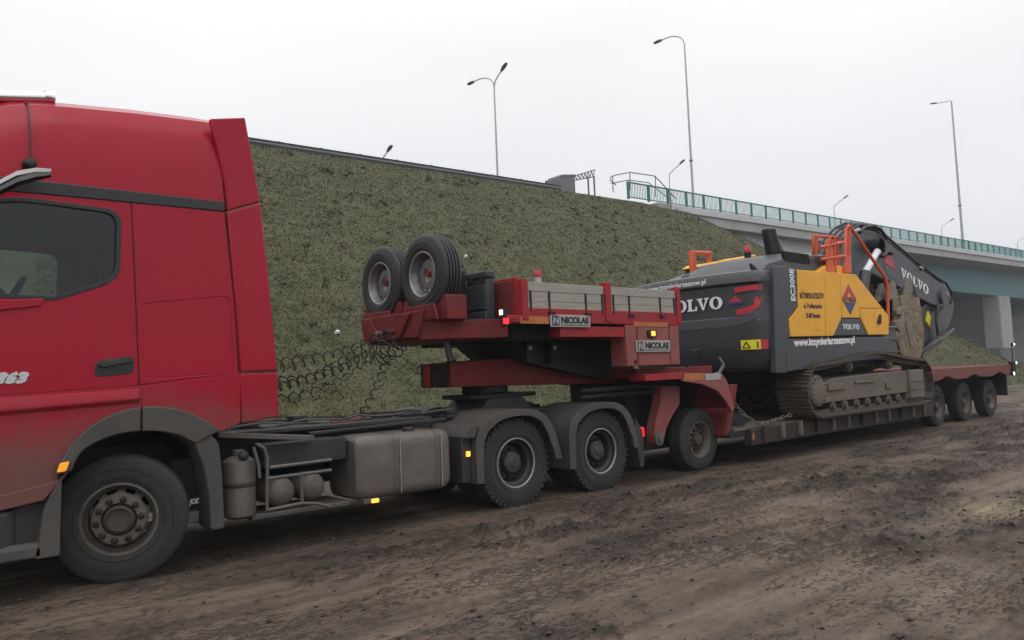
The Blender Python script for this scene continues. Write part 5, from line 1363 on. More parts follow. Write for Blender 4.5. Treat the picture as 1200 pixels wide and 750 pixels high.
# coiled air and electric lines between cab and nose
def coil(p0, p1, sag, turns, r, thick, material, label, straight=0.06, phase=0.0):
    p0 = Vector(p0); p1 = Vector(p1); n = turns * 14
    d = (p1 - p0).normalized(); u = Vector((0, 0, 1)); u = (u - d * u.dot(d)).normalized(); v = d.cross(u)
    pts = []
    for i in range(n + 1):
        t = i / n
        c = p0 + (p1 - p0) * t - Vector((0, 0, sag * 4 * t * (1 - t)))
        rr = r * min(1, t / straight, (1 - t) / straight) * (0.85 + 0.3 * math.sin(7 * t + phase))
        a = 2 * PI * turns * t + phase
        pts.append(c + u * (rr * math.cos(a)) + v * (rr * math.sin(a)))
    me = MB().tube(pts, thick, 5)
    o = me.build('coiled_hose', material, None, smooth=70)
    tag(o, label, 'hose', 'coiled lines between cab and trailer')
XE = 5.08
coil((2.98, 7.95, 1.78), (XE, 8.20, 2.20), 0.10, 16, 0.070, 0.0075, 'hose', 'black coiled air line, topmost of those behind the cab', phase=0.0)
coil((2.98, 7.80, 1.62), (XE, 8.05, 2.12), 0.17, 19, 0.078, 0.0075, 'hose', 'black coiled air line with the widest loops, second below the top one', phase=1.0)
coil((2.98, 8.05, 1.55), (XE, 8.36, 2.14), 0.16, 18, 0.072, 0.0075, 'hose', 'black coiled air line running behind the widest loops', phase=2.0)
coil((2.98, 7.85, 1.42), (XE, 8.15, 2.05), 0.18, 15, 0.046, 0.0075, 'hose', 'thin black coiled cable, lowest of those behind the cab', phase=0.5)
coil((XE, 8.1, 2.06), (4.45, 7.9, 1.17), 0.0, 9, 0.05, 0.008, 'hose', 'short black coiled line dropping from the nose to the chassis', phase=0.3)
coil((XE + 0.02, 7.95, 2.08), (4.95, 8.3, 1.90), 0.10, 5, 0.085, 0.0085, 'hose', 'tangled black coil bunched under the trailer nose', phase=0.9)
rp = MB().tube([(4.50, 7.92, 1.20), (4.42, 7.86, 1.17), (4.25, 7.80, 1.16), (4.0, 7.75, 1.165)], 0.016, 7).build('red_hose', 'hose_red', None, smooth=60)
tag(rp, 'short red air hose lying on the truck catwalk', 'hose')

# chains and straps heaped at the front of the low deck
def chain(name, pts, label):
    t = thing(name, pts[0], label, 'chain')
    lk = MB().tube([(0.055 * math.cos(a) * 1.0, 0.028 * math.sin(a), 0) for a in [2 * PI * k / 12 for k in range(12)]], 0.010, 5, closed=True).mesh('chain_link')
    P_ = [Vector(p) for p in pts]; acc = []
    for a, b in zip(P_[:-1], P_[1:]):
        m_ = max(1, int((b - a).length / 0.08))
        acc += [(a.lerp(b, (k + 0.5) / m_), b - a) for k in range(m_)]
    for i, (c, d) in enumerate(acc):
        o = link('chain_link', lk, 'track_frame', t, smooth=60)
        q = d.to_track_quat('X', 'Z').to_matrix() @ Matrix.Rotation(PI / 2 * (i % 2), 3, 'X')
        o.location = c - wo(t); o.rotation_euler = q.to_euler()
chain('lashing_chain', [(10.75, 7.15, 1.05), (11.0, 7.08, 0.80), (11.25, 7.02, 0.64), (11.6, 7.04, 0.63), (12.0, 7.1, 0.66), (12.3, 7.0, 0.72)], 'rusty lashing chain drooping over the front of the low deck')
hz_ = []
for k in range(70):
    a = k * 0.55
    hz_.append((11.0 + 0.32 * math.cos(a) + 0.05 * math.sin(k), 7.45 + 0.30 * math.sin(a), 0.62 + 0.0028 * k))
cc = MB().tube(hz_, 0.018, 6).build('coiled_cable', 'hose', None, smooth=60)
tag(cc, 'dark coil of cable lying on the low deck before the tracks', 'cable')
ch_ = MB().tube([(9.7, 7.2, 1.60), (9.75, 7.15, 1.85), (10.0, 7.15, 1.88), (10.1, 7.2, 1.70)], 0.016, 6).build('hydraulic_hose', 'hose', None, smooth=60)
tag(ch_, 'thin black hydraulic hose looping over the axle fender', 'hose')
wh_ = MB().tube([(10.45, 7.3, 1.45), (10.62, 7.25, 1.50), (10.75, 7.25, 1.62), (10.70, 7.3, 1.75)], 0.028, 8).build('rubber_hose', 'pipe', None, smooth=60)
tag(wh_, 'grey curved hose end beside the axle fender', 'hose')

# ---------------------------------------------------------------- excavator
exv = thing('excavator', (15.1, CY, 0.6), 'charcoal and yellow crawler excavator with folded boom, chained on the low deck', 'excavator')
# --- tracks
Z0 = 0.60
def track(yc, w_=0.60):
    """belt path: idler and sprocket ends, flat ground run, sagging top"""
    xr, xf, r = 12.95, 17.40, 0.44
    zc = Z0 + r + 0.06
    path = []
    n = 10
    for k in range(n + 1):
        a = -PI / 2 - PI * k / n           # rear end (sprocket), bottom to top
        path.append((xr + r * math.cos(a), zc + r * math.sin(a)))
    for k in range(1, 16):
        t = k / 16
        x = xr + (xf - xr) * t
        path.append((x, zc + r + 0.16 * math.sin(PI * t) ** 1.2 - 0.02 * math.sin(3 * PI * t)))
    for k in range(n + 1):
        a = PI / 2 - PI * k / n
        path.append((xf + r * math.cos(a), zc + r * math.sin(a)))
    for k in range(1, 20):
        path.append((xf + (xr - xf) * k / 20, zc - r))
    P_ = [Vector((a, 0, b)) for a, b in path]
    L = [0]
    for a, b in zip(P_, P_[1:] + P_[:1]): L.append(L[-1] + (b - a).length)
    return P_, L, xr, xf, r, zc
P_, L_, xr, xf, tr_r, zc = track(0)
NS = 56
sm = MB()
pitch = L_[-1] / NS
sm.box(-pitch * 0.46, pitch * 0.46, -0.30, 0.30, 0.0, 0.022)
for gx_ in (-0.36, 0.0, 0.36):
    sm.prism([(pitch * gx_ - 0.016, 0.02), (pitch * gx_ + 0.016, 0.02), (pitch * gx_ + 0.009, 0.052), (pitch * gx_ - 0.009, 0.052)], -0.295, 0.295)
for yy in (-0.13, 0.13):
    sm.box(-pitch * 0.55, pitch * 0.45, yy - 0.03, yy + 0.03, -0.09, 0.0)
shoe_me = sm.mesh('track_shoe')
def sample(s):
    s = s % L_[-1]
    for i in range(len(L_) - 1):
        if L_[i + 1] >= s:
            a = P_[i]; b = P_[(i + 1) % len(P_)]
            return a.lerp(b, (s - L_[i]) / max(1e-6, L_[i + 1] - L_[i])), (b - a).normalized()
TY = (7.06, 9.64)
for yc in TY:
    sg = -1 if yc < CY else 1
    fm = MB().prism(rnd([(13.10, 0.86), (17.1, 0.90), (17.25, 1.22), (16.6, 1.36), (13.6, 1.30), (13.15, 1.2)], 0.05), yc - 0.20, yc + 0.20).build('track_frame', 'track_frame', exv, bevel=0.02)
    yo = yc + sg * 0.21
    for (xa_, xb_, za_, zb_) in ((13.35, 14.0, 1.08, 1.20), (15.7, 15.95, 1.02, 1.14), (14.4, 15.2, 1.17, 1.21)):
        MB().box(xa_, xb_, min(yo, yo + sg * 0.02), max(yo, yo + sg * 0.02), za_, zb_).build('frame_rib', 'track_frame', fm, bevel=0.008)
    MB().box(16.75, 17.45, min(yc, yc + sg * 0.27), max(yc, yc + sg * 0.27), 0.76, 1.36).build('idler_guard', 'track_frame', fm, bevel=0.03)
    for z_ in (0.95, 1.12):
        MB().box(16.78, 17.42, min(yc + sg * 0.26, yc + sg * 0.285), max(yc + sg * 0.26, yc + sg * 0.285), z_, z_ + 0.03).build('guard_rib', 'track_frame', fm)
    MB().lathe([(0.36, -0.08), (0.38, -0.06), (0.38, 0.06), (0.36, 0.08), (0.001, 0.08)], (xf, yc, zc), 'Y', 32).build('idler', 'steel_track', exv, smooth=40)
    sp = MB().lathe([(0.001, sg * 0.27), (0.20, sg * 0.26), (0.27, sg * 0.24), (0.285, sg * 0.20), (0.285, sg * 0.05), (0.38, sg * 0.04), (0.38, -sg * 0.05), (0.001, -sg * 0.05)], (xr, yc, zc), 'Y', 36).build('drive_sprocket', 'track_frame', exv, smooth=40)
    for k in range(15):
        a = 2 * PI * k / 15
        MB().lathe([(0.018, 0), (0.018, sg * 0.02), (0.001, sg * 0.02)], (xr + 0.235 * math.cos(a), yc + sg * 0.25, zc + 0.235 * math.sin(a)), 'Y', 6).build('bolt', 'steel_track', sp)
    rl_me = MB().lathe([(0.001, -0.22), (0.06, -0.22), (0.075, -0.19), (0.10, -0.18), (0.10, -0.09), (0.075, -0.08), (0.075, 0.08), (0.10, 0.09), (0.10, 0.18), (0.075, 0.19), (0.06, 0.22), (0.001, 0.22)], (0, 0, 0), 'Y', 18).mesh('roller')
    for k in range(8):
        o = link('track_roller', rl_me, 'steel_track', exv, smooth=40); o.location = Vector((13.55 + 0.46 * k, yc, 0.80)) - wo(exv)
    for x in (14.3, 16.0):
        o = link('carrier_roller', rl_me, 'steel_track', exv, smooth=40); o.location = Vector((x, yc, 1.50)) - wo(exv)
    for k in range(NS):
        p, d = sample(L_[-1] * k / NS)
        o = link('track_shoe', shoe_me, 'steel_track', exv)
        nrm = Vector((-d.z, 0, d.x))
        o.location = p + Vector((0, yc, 0)) + nrm * 0.0 - wo(exv)
        ang = math.atan2(-d.z, d.x)
        o.rotation_euler = (0, ang, 0)
MB().box(13.9, 16.4, 7.3, 9.4, 1.05, 1.30).build('car_body', 'track_frame', exv, bevel=0.03)
MB().box(13.0, 17.0, 7.65, 9.05, 1.22, 1.46).build('belly_plate', 'tblack', exv)
MB().lathe([(0.001, 1.28), (0.75, 1.28), (0.78, 1.32), (0.78, 1.44), (0.70, 1.50), (0.001, 1.50)], (14.9, CY, 0), 'Z', 40).build('slew_ring', 'tblack', exv, smooth=40)
MB().box(12.2, 16.9, 7.1, 9.6, 1.47, 1.62).build('turntable', 'tblack', exv, bevel=0.02)

# --- counterweight: rounded in plan, stepped in section
EN, EF = 6.85, 9.85
def cw_plan(ins, n=50):
    """outline from the near flank round the tail to the far flank, inset by ins"""
    pts = []
    hw = (EF - EN) / 2 - ins
    for k in range(n + 1):
        u = -1 + 2 * k / n
        y = CY + hw * u
        e = abs(u)
        x = 11.20 + ins + 0.26 * e ** 2.2 + (0.50 * max(0, (e - 0.88) / 0.12) ** 2.6)
        pts.append((x, y))
    return pts
def cw_ring(z, ins, rec=0.0):
    pts = cw_plan(ins)
    out_ = []
    for x, y in pts:
        u = abs(y - CY)
        k = 1 if u < 1.36 else max(0, 1 - (u - 1.36) / 0.08)
        out_.append((x + rec * k, y, z))
    return out_ + [(12.12, EF - ins, z), (12.12, EN + ins, z)]
cw = MB().loft([cw_ring(1.50, 0.22), cw_ring(1.56, 0.10), cw_ring(1.70, 0.03), cw_ring(2.0, 0.0), cw_ring(2.33, 0.0), cw_ring(2.34, 0.0, 0.0), cw_ring(2.43, 0.01, 0.055), cw_ring(2.955, 0.01, 0.06), cw_ring(3.0, 0.0, 0.0), cw_ring(3.12, 0.02), cw_ring(3.18, 0.06), cw_ring(3.21, 0.14)]).build('counterweight', 'charcoal', exv, smooth=28)
def cw_x(y, ins=0.0, rec=0.0):
    pts = cw_plan(ins)
    for (x0, y0), (x1, y1) in zip(pts[:-1], pts[1:]):
        if y0 <= y <= y1:
            return x0 + (x1 - x0) * (y - y0) / (y1 - y0) + rec
    return pts[0][0]
# pale chamfer band under the recess
band_ = MB()
ys_ = np.linspace(CY - 1.40, CY + 1.40, 36)
for a, b in zip(ys_[:-1], ys_[1:]):
    w = lambda y: 0.16 * (1 - 0.55 * max(0, (CY - 0.3 - y) / 0.9) ** 2)
    up = lambda y: 2.335 + 0.13 * max(0, (CY - 0.75 - y) / 0.65) ** 2
    q = []
    for y in (a, b):
        for z in (up(y) - 0.075, up(y) + 0.065):
            q.append((cw_x(y) - 0.008, y, z)); q.append((cw_x(y) + 0.09, y, z))
    band_.loft([[q[0], q[2], q[3], q[1]], [q[4], q[6], q[7], q[5]]])
band_.build('chamfer_band', 'charcoal_lt', cw)
def on_tail(dep):
    def f(u, v, t):     # u runs from far to near side (reading direction), v is height
        y = CY - u
        return Vector((cw_x(y, 0.01, 0.045) - dep - t, y, v))
    return f
# maker's name in slab-serif capitals on the tail
def slab_letters(s, h, bold, x, z, fit, name, material, parent, gap=0.10, wx=1.22):
    """V, O, L with slab serifs; fit(u, v, t) places a point"""
    mb = MB(); cur = 0.0; t = 0.006; fit0 = fit; x_start = x
    fit = lambda u, v, tt: fit0(x_start + u * wx, v, tt)
    def poly(pts):
        n = len(pts)
        a = [fit(u, v, 0.0) for u, v in pts]; b = [fit(u, v, t) for u, v in pts]
        mb._prism([tuple(p) for p in a], [tuple(p) for p in b])
    for ch in s:
        if ch == 'V':
            w = 1.06 * h; st = 0.30 * h; sr = 0.12 * h
            poly([(cur + 0.10 * h, z + h - sr), (cur + 0.10 * h + st, z + h - sr), (cur + w / 2 + 0.10 * h, z + 0.05 * h), (cur + w / 2 + 0.03 * h, z), (cur + w / 2 - 0.07 * h, z)])
            poly([(cur + w - 0.27 * h, z + h - sr), (cur + w - 0.10 * h, z + h - sr), (cur + w / 2 + 0.05 * h, z), (cur + w / 2 - 0.02 * h, z + 0.1 * h)])
            poly([(cur, z + h - sr), (cur + 0.50 * h, z + h - sr), (cur + 0.50 * h, z + h), (cur, z + h)])
            poly([(cur + w - 0.40 * h, z + h - sr), (cur + w, z + h - sr), (cur + w, z + h), (cur + w - 0.40 * h, z + h)])
        elif ch == 'L':
            w = 0.90 * h; sr = 0.12 * h
            poly([(cur + 0.12 * h, z), (cur + 0.42 * h, z), (cur + 0.42 * h, z + h), (cur + 0.12 * h, z + h)])
            poly([(cur, z), (cur + w, z), (cur + w, z + sr), (cur, z + sr)])
            poly([(cur, z + h - sr), (cur + 0.54 * h, z + h - sr), (cur + 0.54 * h, z + h), (cur, z + h)])
            poly([(cur + w - 0.15 * h, z), (cur + w, z), (cur + w, z + 0.36 * h), (cur + w - 0.12 * h, z + 0.36 * h)])
        else:
            w = 1.10 * h; cx_ = cur + w / 2; cz_ = z + h / 2
            m = 20
            for k in range(m):
                a0, a1 = 2 * PI * k / m, 2 * PI * (k + 1) / m
                O_ = lambda a: (cx_ + w / 2 * math.cos(a), cz_ + 0.52 * h * math.sin(a))
                I_ = lambda a: (cx_ + (w / 2 - 0.31 * h) * math.cos(a), cz_ + (0.52 * h - 0.12 * h) * math.sin(a))
                poly([O_(a0), O_(a1), I_(a1), I_(a0)])
        cur += w + gap * h * (0.4 if ch in 'VL' else 0.7)
    return mb.build(name, material, parent)
slab_letters('VOLVO', 0.21, 0, -0.40, 2.585, on_tail(0.02), 'lettering', 'white_print', cw, gap=0.1, wx=1.04)
# red corner bracket graphic and small badge on the near side of the tail
def tail_patch(name, pts, material, dep=0.012):
    f = on_tail(dep); mb = MB(); n = 10
    m = len(pts) // 2                      # upper row then lower row, matched left to right
    up, lo = pts[:m], pts[m:]
    for k in range(m - 1):
        for j in range(3):
            t0, t1 = j / 3, (j + 1) / 3
            a = tuple(np.add(np.multiply(up[k], 1 - t0), np.multiply(up[k + 1], t0))); b = tuple(np.add(np.multiply(up[k], 1 - t1), np.multiply(up[k + 1], t1)))
            c = tuple(np.add(np.multiply(lo[k], 1 - t1), np.multiply(lo[k + 1], t1))); d = tuple(np.add(np.multiply(lo[k], 1 - t0), np.multiply(lo[k + 1], t0)))
            mb._prism([tuple(f(u, v, 0)) for u, v in (a, b, c, d)], [tuple(f(u, v, 0.005)) for u, v in (a, b, c, d)])
    return mb.build(name, material, cw)
tail_patch('red_stripe', [(1.0, 2.92), (1.2, 2.935), (1.40, 2.945), (1.0, 2.83), (1.2, 2.845), (1.39, 2.85)], 'red_decal')
tail_patch('red_stripe', [(1.0, 2.54), (1.20, 2.575), (1.29, 2.62), (1.315, 2.74), (1.0, 2.445), (1.22, 2.475), (1.36, 2.55), (1.40, 2.74)], 'red_decal')
tail_patch('badge', [(0.91, 2.70), (0.985, 2.775), (1.015, 2.775), (1.09, 2.70), (0.89, 2.675), (0.985, 2.675), (1.015, 2.675), (1.11, 2.675)], 'red_decal')
tail_patch('badge_base', [(0.89, 2.67), (1.11, 2.67), (0.89, 2.635), (1.11, 2.635)], 'blue_decal')
letters('lettering', 'www.inzynieriarzeszow.pl', 0.085, 0, 0, 0, 'white_print', cw, bold=0.002, width=1.30, fit=lambda X, Z, t: Vector((cw_x(CY + 0.78 - X) - 0.012 - t + 0.01, CY + 0.78 - X, 3.035 + Z)))
# warning plate low on the near corner
f = on_tail(0.0)
(yy, zz_) = (6.996, 1.921)
def tail_box(name, u0, u1, v0, v1, material, dep):
    mb = MB(); n = 6
    for k in range(n):
        a = u0 + (u1 - u0) * k / n; b = u0 + (u1 - u0) * (k + 1) / n
        P4 = [(a, v0), (b, v0), (b, v1), (a, v1)]
        mb._prism([(cw_x(CY - u) + 0.004 - dep, CY - u, v) for u, v in P4], [(cw_x(CY - u) - 0.004 - dep, CY - u, v) for u, v in P4])
    return mb.build(name, material, cw)
tail_box('warning_plate', 1.08, 1.38, 1.86, 2.02, 'yellow_decal', 0.010)
tail_box('warning_plate_end', 1.38, 1.43, 1.86, 2.02, 'red_decal', 0.010)
tri = MB(); 
for (u0, v0, u1, v1) in ((1.11, 1.89, 1.17, 1.99), (1.17, 1.99, 1.23, 1.89), (1.23, 1.89, 1.11, 1.89)):
    tri.bar((cw_x(CY - u0) - 0.018, CY - u0, v0), (cw_x(CY - u1) - 0.018, CY - u1, v1), 0.014, 0.014, (1, 0, 0))
tri.build('warning_triangle', 'sign_black', cw)
MB().bar((cw_x(CY - 1.34) - 0.018, CY - 1.34, 1.88), (cw_x(CY - 1.34) - 0.018, CY - 1.34, 1.99), 0.035, 0.006, (1, 0, 0)).build('warning_figure', 'sign_black', cw)

# --- side panels
def side(poly, y0, y1, name, material, parent=exv, bevel=0.012):
    return MB().prism(poly, y0, y1).build(name, material, parent, bevel=bevel)
MB().prism([(12.13, 1.60), (16.0, 1.60), (15.9, 2.30), (14.75, 3.15), (12.13, 3.15)], EN + 0.06, EF - 0.06).build('engine_bay', 'tblack', exv, bevel=0.02)
side([(11.762, 3.247), (12.189, 3.273), (11.938, 1.446), (11.604, 1.456)], EN - 0.014, EN + 0.08, 'rear_side_panel', 'charcoal')
pstrip = [(12.202, 3.259), (12.540, 3.234), (12.485, 2.572), (12.161, 2.358), (12.149, 2.037), (12.036, 2.022)]
side(pstrip, EN + 0.004, EN + 0.08, 'model_panel', 'charcoal')
yel_a = [(12.557, 3.235), (13.511, 3.251), (13.380, 2.067), (12.165, 2.058), (12.168, 2.351), (12.501, 2.565)]
yel_b = [(13.531, 3.252), (14.116, 3.260), (14.043, 2.411), (13.684, 2.075), (13.396, 2.067)]
yel_c = [(14.136, 3.261), (14.754, 3.265), (15.388, 2.885), (15.806, 2.639), (14.797, 2.614), (14.786, 2.423), (14.063, 2.412)]
yel_d = [(14.817, 2.605), (15.824, 2.629), (16.056, 2.488), (16.011, 2.104), (15.096, 2.093), (14.822, 2.424)]
for nm, q in (('side_door', yel_a), ('side_door', yel_b), ('side_door', yel_c), ('side_door', yel_d)):
    side(q, EN - 0.004, EN + 0.07, nm, 'yellow', bevel=0.010)
side([(13.709, 2.075), (14.062, 2.400), (14.802, 2.412), (15.078, 2.093)], EN + 0.006, EN + 0.07, 'name_panel', 'charcoal')
sill = [(12.043, 2.013), (16.064, 2.060), (16.112, 1.877), (15.877, 1.654), (11.975, 1.460)]
side(sill, EN + 0.003, EN + 0.10, 'side_sill', 'charcoal')
MB().box(11.9, 16.1, EF - 0.08, EF, 1.5, 3.15).build('far_side_panel', 'charcoal', exv, bevel=0.02)
side([(15.514, 2.372), (15.632, 2.510), (15.687, 2.494), (15.659, 2.322), (15.522, 2.304)], EN - 0.03, EN, 'door_handle', 'tblack', bevel=0.006)
side([(13.067, 2.292), (13.221, 2.294), (13.204, 2.171), (13.050, 2.170)], EN - 0.012, EN, 'door_latch', 'yellow', bevel=0.004)
# lettering on the side
dz = 0.0
xe, ze = (12.442, 2.690)
letters('lettering', 'EC300E', 0.14, xe - 0.02, ze - 0.02, EN + 0.002, 'white_print', exv, bold=0.003, width=0.56, rot=PI / 2, fit=None)
fx_, fz_ = (12.562, 2.724)
for s, px0, px1, py in (('IN\u017bYNIERIA RZESZ\u00d3W S.A.', 936.5, 965, 350.5), ('ul. Podkarpacka', 941, 962, 362), ('35-082 Rzesz\u00f3w', 944, 961, 373)):
    pass
def line(s, a, b, h, m='sign_black', y=EN - 0.006, parent=exv, bold=0.002):
    (x0, z0), (x1, z1) = a, b
    return letters('lettering', s, h, x0, z0, y, m, parent, bold=bold, width=math.hypot(x1 - x0, z1 - z0), rot=math.atan2(z1 - z0, x1 - x0))
line('IN\u017bYNIERIA RZESZ\u00d3W', (12.563, 2.732), (13.411, 2.752), 0.10)
line('ul. Podkarpacka', (12.673, 2.562), (13.324, 2.575), 0.085)
line('35-082 Rzesz\u00f3w', (12.739, 2.390), (13.238, 2.398), 0.085)
line('www.inzynieriarzeszow.pl', (12.286, 1.897), (14.520, 1.945), 0.125, 'white_print', EN - 0.001, bold=0.005)
(x0, z0), (x1, z1) = (14.067, 2.227), (14.739, 2.233)
slab_letters('VOLVO', (x1 - x0) / 6.6, 0, x0, z0 - 0.03, lambda u, v, t: Vector((u, EN + 0.003 - t, v)), 'lettering', 'white_print', exv)
# diamond badge
dx, dzz = (14.400, 2.768)
dw, dh = 0.30, 0.29
yb_ = EN - 0.006
for nm, q, m in (('badge_top', [(dx - dw * 0.95, dzz + 0.02), (dx, dzz + dh), (dx + dw * 0.95, dzz + 0.02)], 'red_decal'), ('badge_bottom', [(dx - dw * 0.80, dzz - 0.06), (dx + dw * 0.80, dzz - 0.06), (dx, dzz - dh)], 'blue_decal')):
    MB().prism(q, yb_ - 0.003, yb_ + 0.004).build(nm, m, exv)
letters('badge_text', 'INZYNIERIA', 0.085, dx - 0.28, dzz - 0.052, yb_, 'sign_black', exv, width=0.56, bold=0.002)
MB().prism([(dx - 0.07, dzz + 0.05), (dx + 0.07, dzz + 0.05), (dx, dzz + 0.14)], yb_ - 0.005, yb_ - 0.002).build('badge_flame', 'yellow', exv)

# --- top deck: hood, exhaust stack, louvres
hood = [(11.793, 3.169), (12.027, 3.349), (12.206, 3.491), (13.146, 3.658), (14.228, 3.736), (14.619, 3.386), (14.607, 3.300)]
hd = MB(); hd.loft([[(x, 7.10, z if z < 3.4 else z - 0.10) for x, z in hood], [(x, 7.45, z) for x, z in hood], [(x, 8.6, z + 0.02) for x, z in hood], [(x, 8.9, z - 0.1) for x, z in hood]])
hdo = hd.build('hood', 'charcoal', exv, bevel=0.02)
MB().box(12.15, 14.9, EN + 0.05, EF - 0.05, 3.12, 3.20).build('top_deck', 'charcoal', exv, bevel=0.02)
MB().prism(rnd([(11.524, 3.327), (11.723, 3.234), (12.035, 3.161), (11.816, 3.119), (11.588, 3.197)], 0.03), 7.12, 7.16).build('hood_strut', 'tblack', exv, bevel=0.01)
LV = ((12.584, 3.514)[0], (13.400, 3.571)[0])
for k in range(11):
    x = LV[0] + (LV[1] - LV[0]) * k / 10
    MB().prism([(x + 0.03, 3.42), (x + 0.075, 3.42), (x + 0.03, 3.60), (x - 0.015, 3.60)], 7.085, 7.16).build('louvre', 'tblack', hdo)
stk = [(13.035, 4.150), (13.338, 4.179), (13.514, 3.730), (13.143, 3.671)]
MB().prism(rnd(stk, 0.03, 2), 7.66, 7.80).build('exhaust_stack', 'tblack', exv, bevel=0.02)
MB().prism([(13.247, 4.144), (13.312, 4.051), (13.580, 3.718), (13.438, 3.700)], 7.64, 7.80).build('stack_shroud', 'charcoal_lt', exv, bevel=0.015)
# yellow roof of the far hood, its charcoal base, beacon
MB().prism([(13.046, 3.630), (13.229, 3.711), (14.295, 3.880), (14.629, 3.949), (14.620, 3.875), (14.285, 3.789), (13.217, 3.589)], 8.9, 9.7).build('far_hood', 'yellow', exv, bevel=0.02)
MB().prism([(12.916, 3.485), (13.221, 3.624), (14.353, 3.820), (14.571, 3.725), (14.542, 3.467), (12.009, 3.237)], 8.92, 9.65).build('far_hood_base', 'charcoal', exv, bevel=0.02)
x, z = (13.824, 3.761)
bc = MB().cyl((x, 8.6, 3.2), (x, 8.6, z + 0.10), 0.03, n=10).build('beacon_post', 'tblack', exv, smooth=40)
x2, z2 = (13.845, 3.956)
MB().lathe([(0.05, z2 - 0.08), (0.075, z2 - 0.07), (0.07, z2 + 0.03), (0.04, z2 + 0.07), (0.001, z2 + 0.07)], (x, 8.6, 0), 'Z', 16).build('beacon', 'red_decal', bc, smooth=40)
MB().cyl((x, 8.6, z2 - 0.22), (x, 8.6, z2 - 0.08), 0.07, n=12).build('beacon_base', 'tblack', bc, smooth=40)
# handrails
def rail_frame(name, pts, r=0.03, material='orange'):
    return MB().tube(pts, r, 8).build(name, material, exv, smooth=60)
q = [(12.736, 3.462), (12.733, 3.892), (13.359, 3.929), (13.323, 3.564)]
rail_frame('tail_handrail', [(x, 9.2, z) for x, z in q], 0.05)
MB().box(q[0][0] - 0.02, q[0][0] + 0.10, 9.15, 9.25, q[0][1] - 0.05, q[1][1] - 0.02).build('handrail_plate', 'orange', exv, bevel=0.01)
MB().lathe([(0.16, 3.15), (0.16, 3.30), (0.12, 3.36), (0.001, 3.36)], ((12.183, 3.378)[0], 8.9, 0), 'Z', 18).build('filler_cap', 'charcoal', exv, smooth=40)
yq = 7.3
for pts in ([(14.278, 3.459), (14.006, 3.641), (14.058, 4.036), (15.022, 4.093), (14.994, 3.399)], [(14.082, 3.480), (14.188, 4.022)], [(14.532, 3.339), (14.704, 4.075)], [(14.811, 3.355), (14.915, 4.084)]):
    rail_frame('side_handrail', [(x, yq, z) for x, z in pts], 0.032)
for pts in ([(14.616, 3.306), (14.799, 4.196), (14.934, 4.268), (15.034, 4.217), (16.380, 3.313), (16.472, 3.137), (16.378, 2.328)], [(14.775, 3.315), (14.943, 4.209)], [(13.902, 3.267), (14.132, 3.969), (14.268, 3.980), (14.237, 3.286)], [(13.708, 3.739), (14.635, 3.911)], [(13.709, 3.514), (14.666, 3.644)]):
    rail_frame('access_handrail', [(x, 7.0, z) for x, z in pts], 0.033)
MB().prism([(14.620, 3.637), (14.852, 3.653), (14.837, 3.315), (14.519, 3.297)], 6.96, 7.0).build('handrail_plate', 'orange', exv, bevel=0.008)
MB().prism([(13.902, 3.882), (14.206, 3.924), (14.149, 3.279), (13.882, 3.265)], 6.985, 7.01).build('handrail_plate', 'orange', exv, bevel=0.008)
tb = [(13.512, 3.255), (13.918, 3.424), (14.521, 3.444), (14.829, 3.411), (14.850, 3.310)]
MB().prism(tb + [(tb[-1][0], 3.15), (tb[0][0], 3.15)], 7.0, 7.7).build('tool_box_top', 'yellow', exv, bevel=0.015)
# steps, right-hand front tank zone
MB().box(15.95, 16.75, 7.0, 8.0, 1.6, 2.3).build('front_step_box', 'charcoal', exv, bevel=0.03)
for z_ in (1.75, 2.0, 2.25):
    MB().box(16.0, 16.8, 6.95, 7.15, z_, z_ + 0.03).build('step', 'track_frame', exv, bevel=0.005)
# cab on the far side
MB().prism(rnd([(14.9, 1.62), (17.1, 1.62), (17.2, 2.3), (16.9, 3.35), (14.9, 3.40)], 0.08), 8.95, 9.85).build('operator_cab', 'charcoal', exv, bevel=0.03)

# --- boom, arm, bucket
BY0, BY1 = 8.02, 8.62
boom = [(16.344, 3.061), (16.456, 3.576), (16.686, 4.088), (17.096, 4.412), (17.624, 4.597), (18.152, 4.655), (18.682, 4.590), (19.486, 4.320), (20.634, 3.966), (21.940, 3.632), (22.499, 3.519), (22.813, 3.297), (22.705, 3.059), (22.201, 2.906), (21.527, 2.957), (20.385, 3.165), (19.188, 3.416), (18.161, 3.591), (17.648, 3.643), (17.314, 3.390), (17.145, 3.091)]
bm_ = MB().prism(rnd(boom, 0.15, 3), BY0, BY1).build('boom', 'charcoal', exv, bevel=0.03)
foot = MB().box(15.9, 17.4, 7.9, 8.75, 1.62, 2.9).build('boom_foot', 'tblack', exv, bevel=0.03)
line_a, line_b = (19.635, 3.611), (21.172, 3.232)
# name on the boom, following its slope
L = math.hypot(line_b[0] - line_a[0], line_b[1] - line_a[1]); ang = math.atan2(line_b[1] - line_a[1], line_b[0] - line_a[0])
hL = L / 6.3
slab_letters('VOLVO', hL, 0, 0, 0, lambda u, v, t: Vector((line_a[0] + u * math.cos(ang) - v * math.sin(ang), BY0 - 0.006 - t, line_a[1] + u * math.sin(ang) + v * math.cos(ang))), 'lettering', 'white_print', bm_)
bx2, bz2 = (19.083, 4.052)
MB().prism([(bx2 - 0.35, bz2 - 0.12), (bx2 + 0.30, bz2 - 0.30), (bx2 + 0.02, bz2 + 0.20)], BY0 - 0.008, BY0 + 0.002).build('badge', 'red_decal', bm_)
MB().prism([(bx2 - 0.35, bz2 - 0.16), (bx2 - 0.20, bz2 - 0.42), (bx2 + 0.28, bz2 - 0.52), (bx2 + 0.30, bz2 - 0.34)], BY0 - 0.007, BY0 + 0.002).build('badge_base', 'charcoal_lt', bm_)
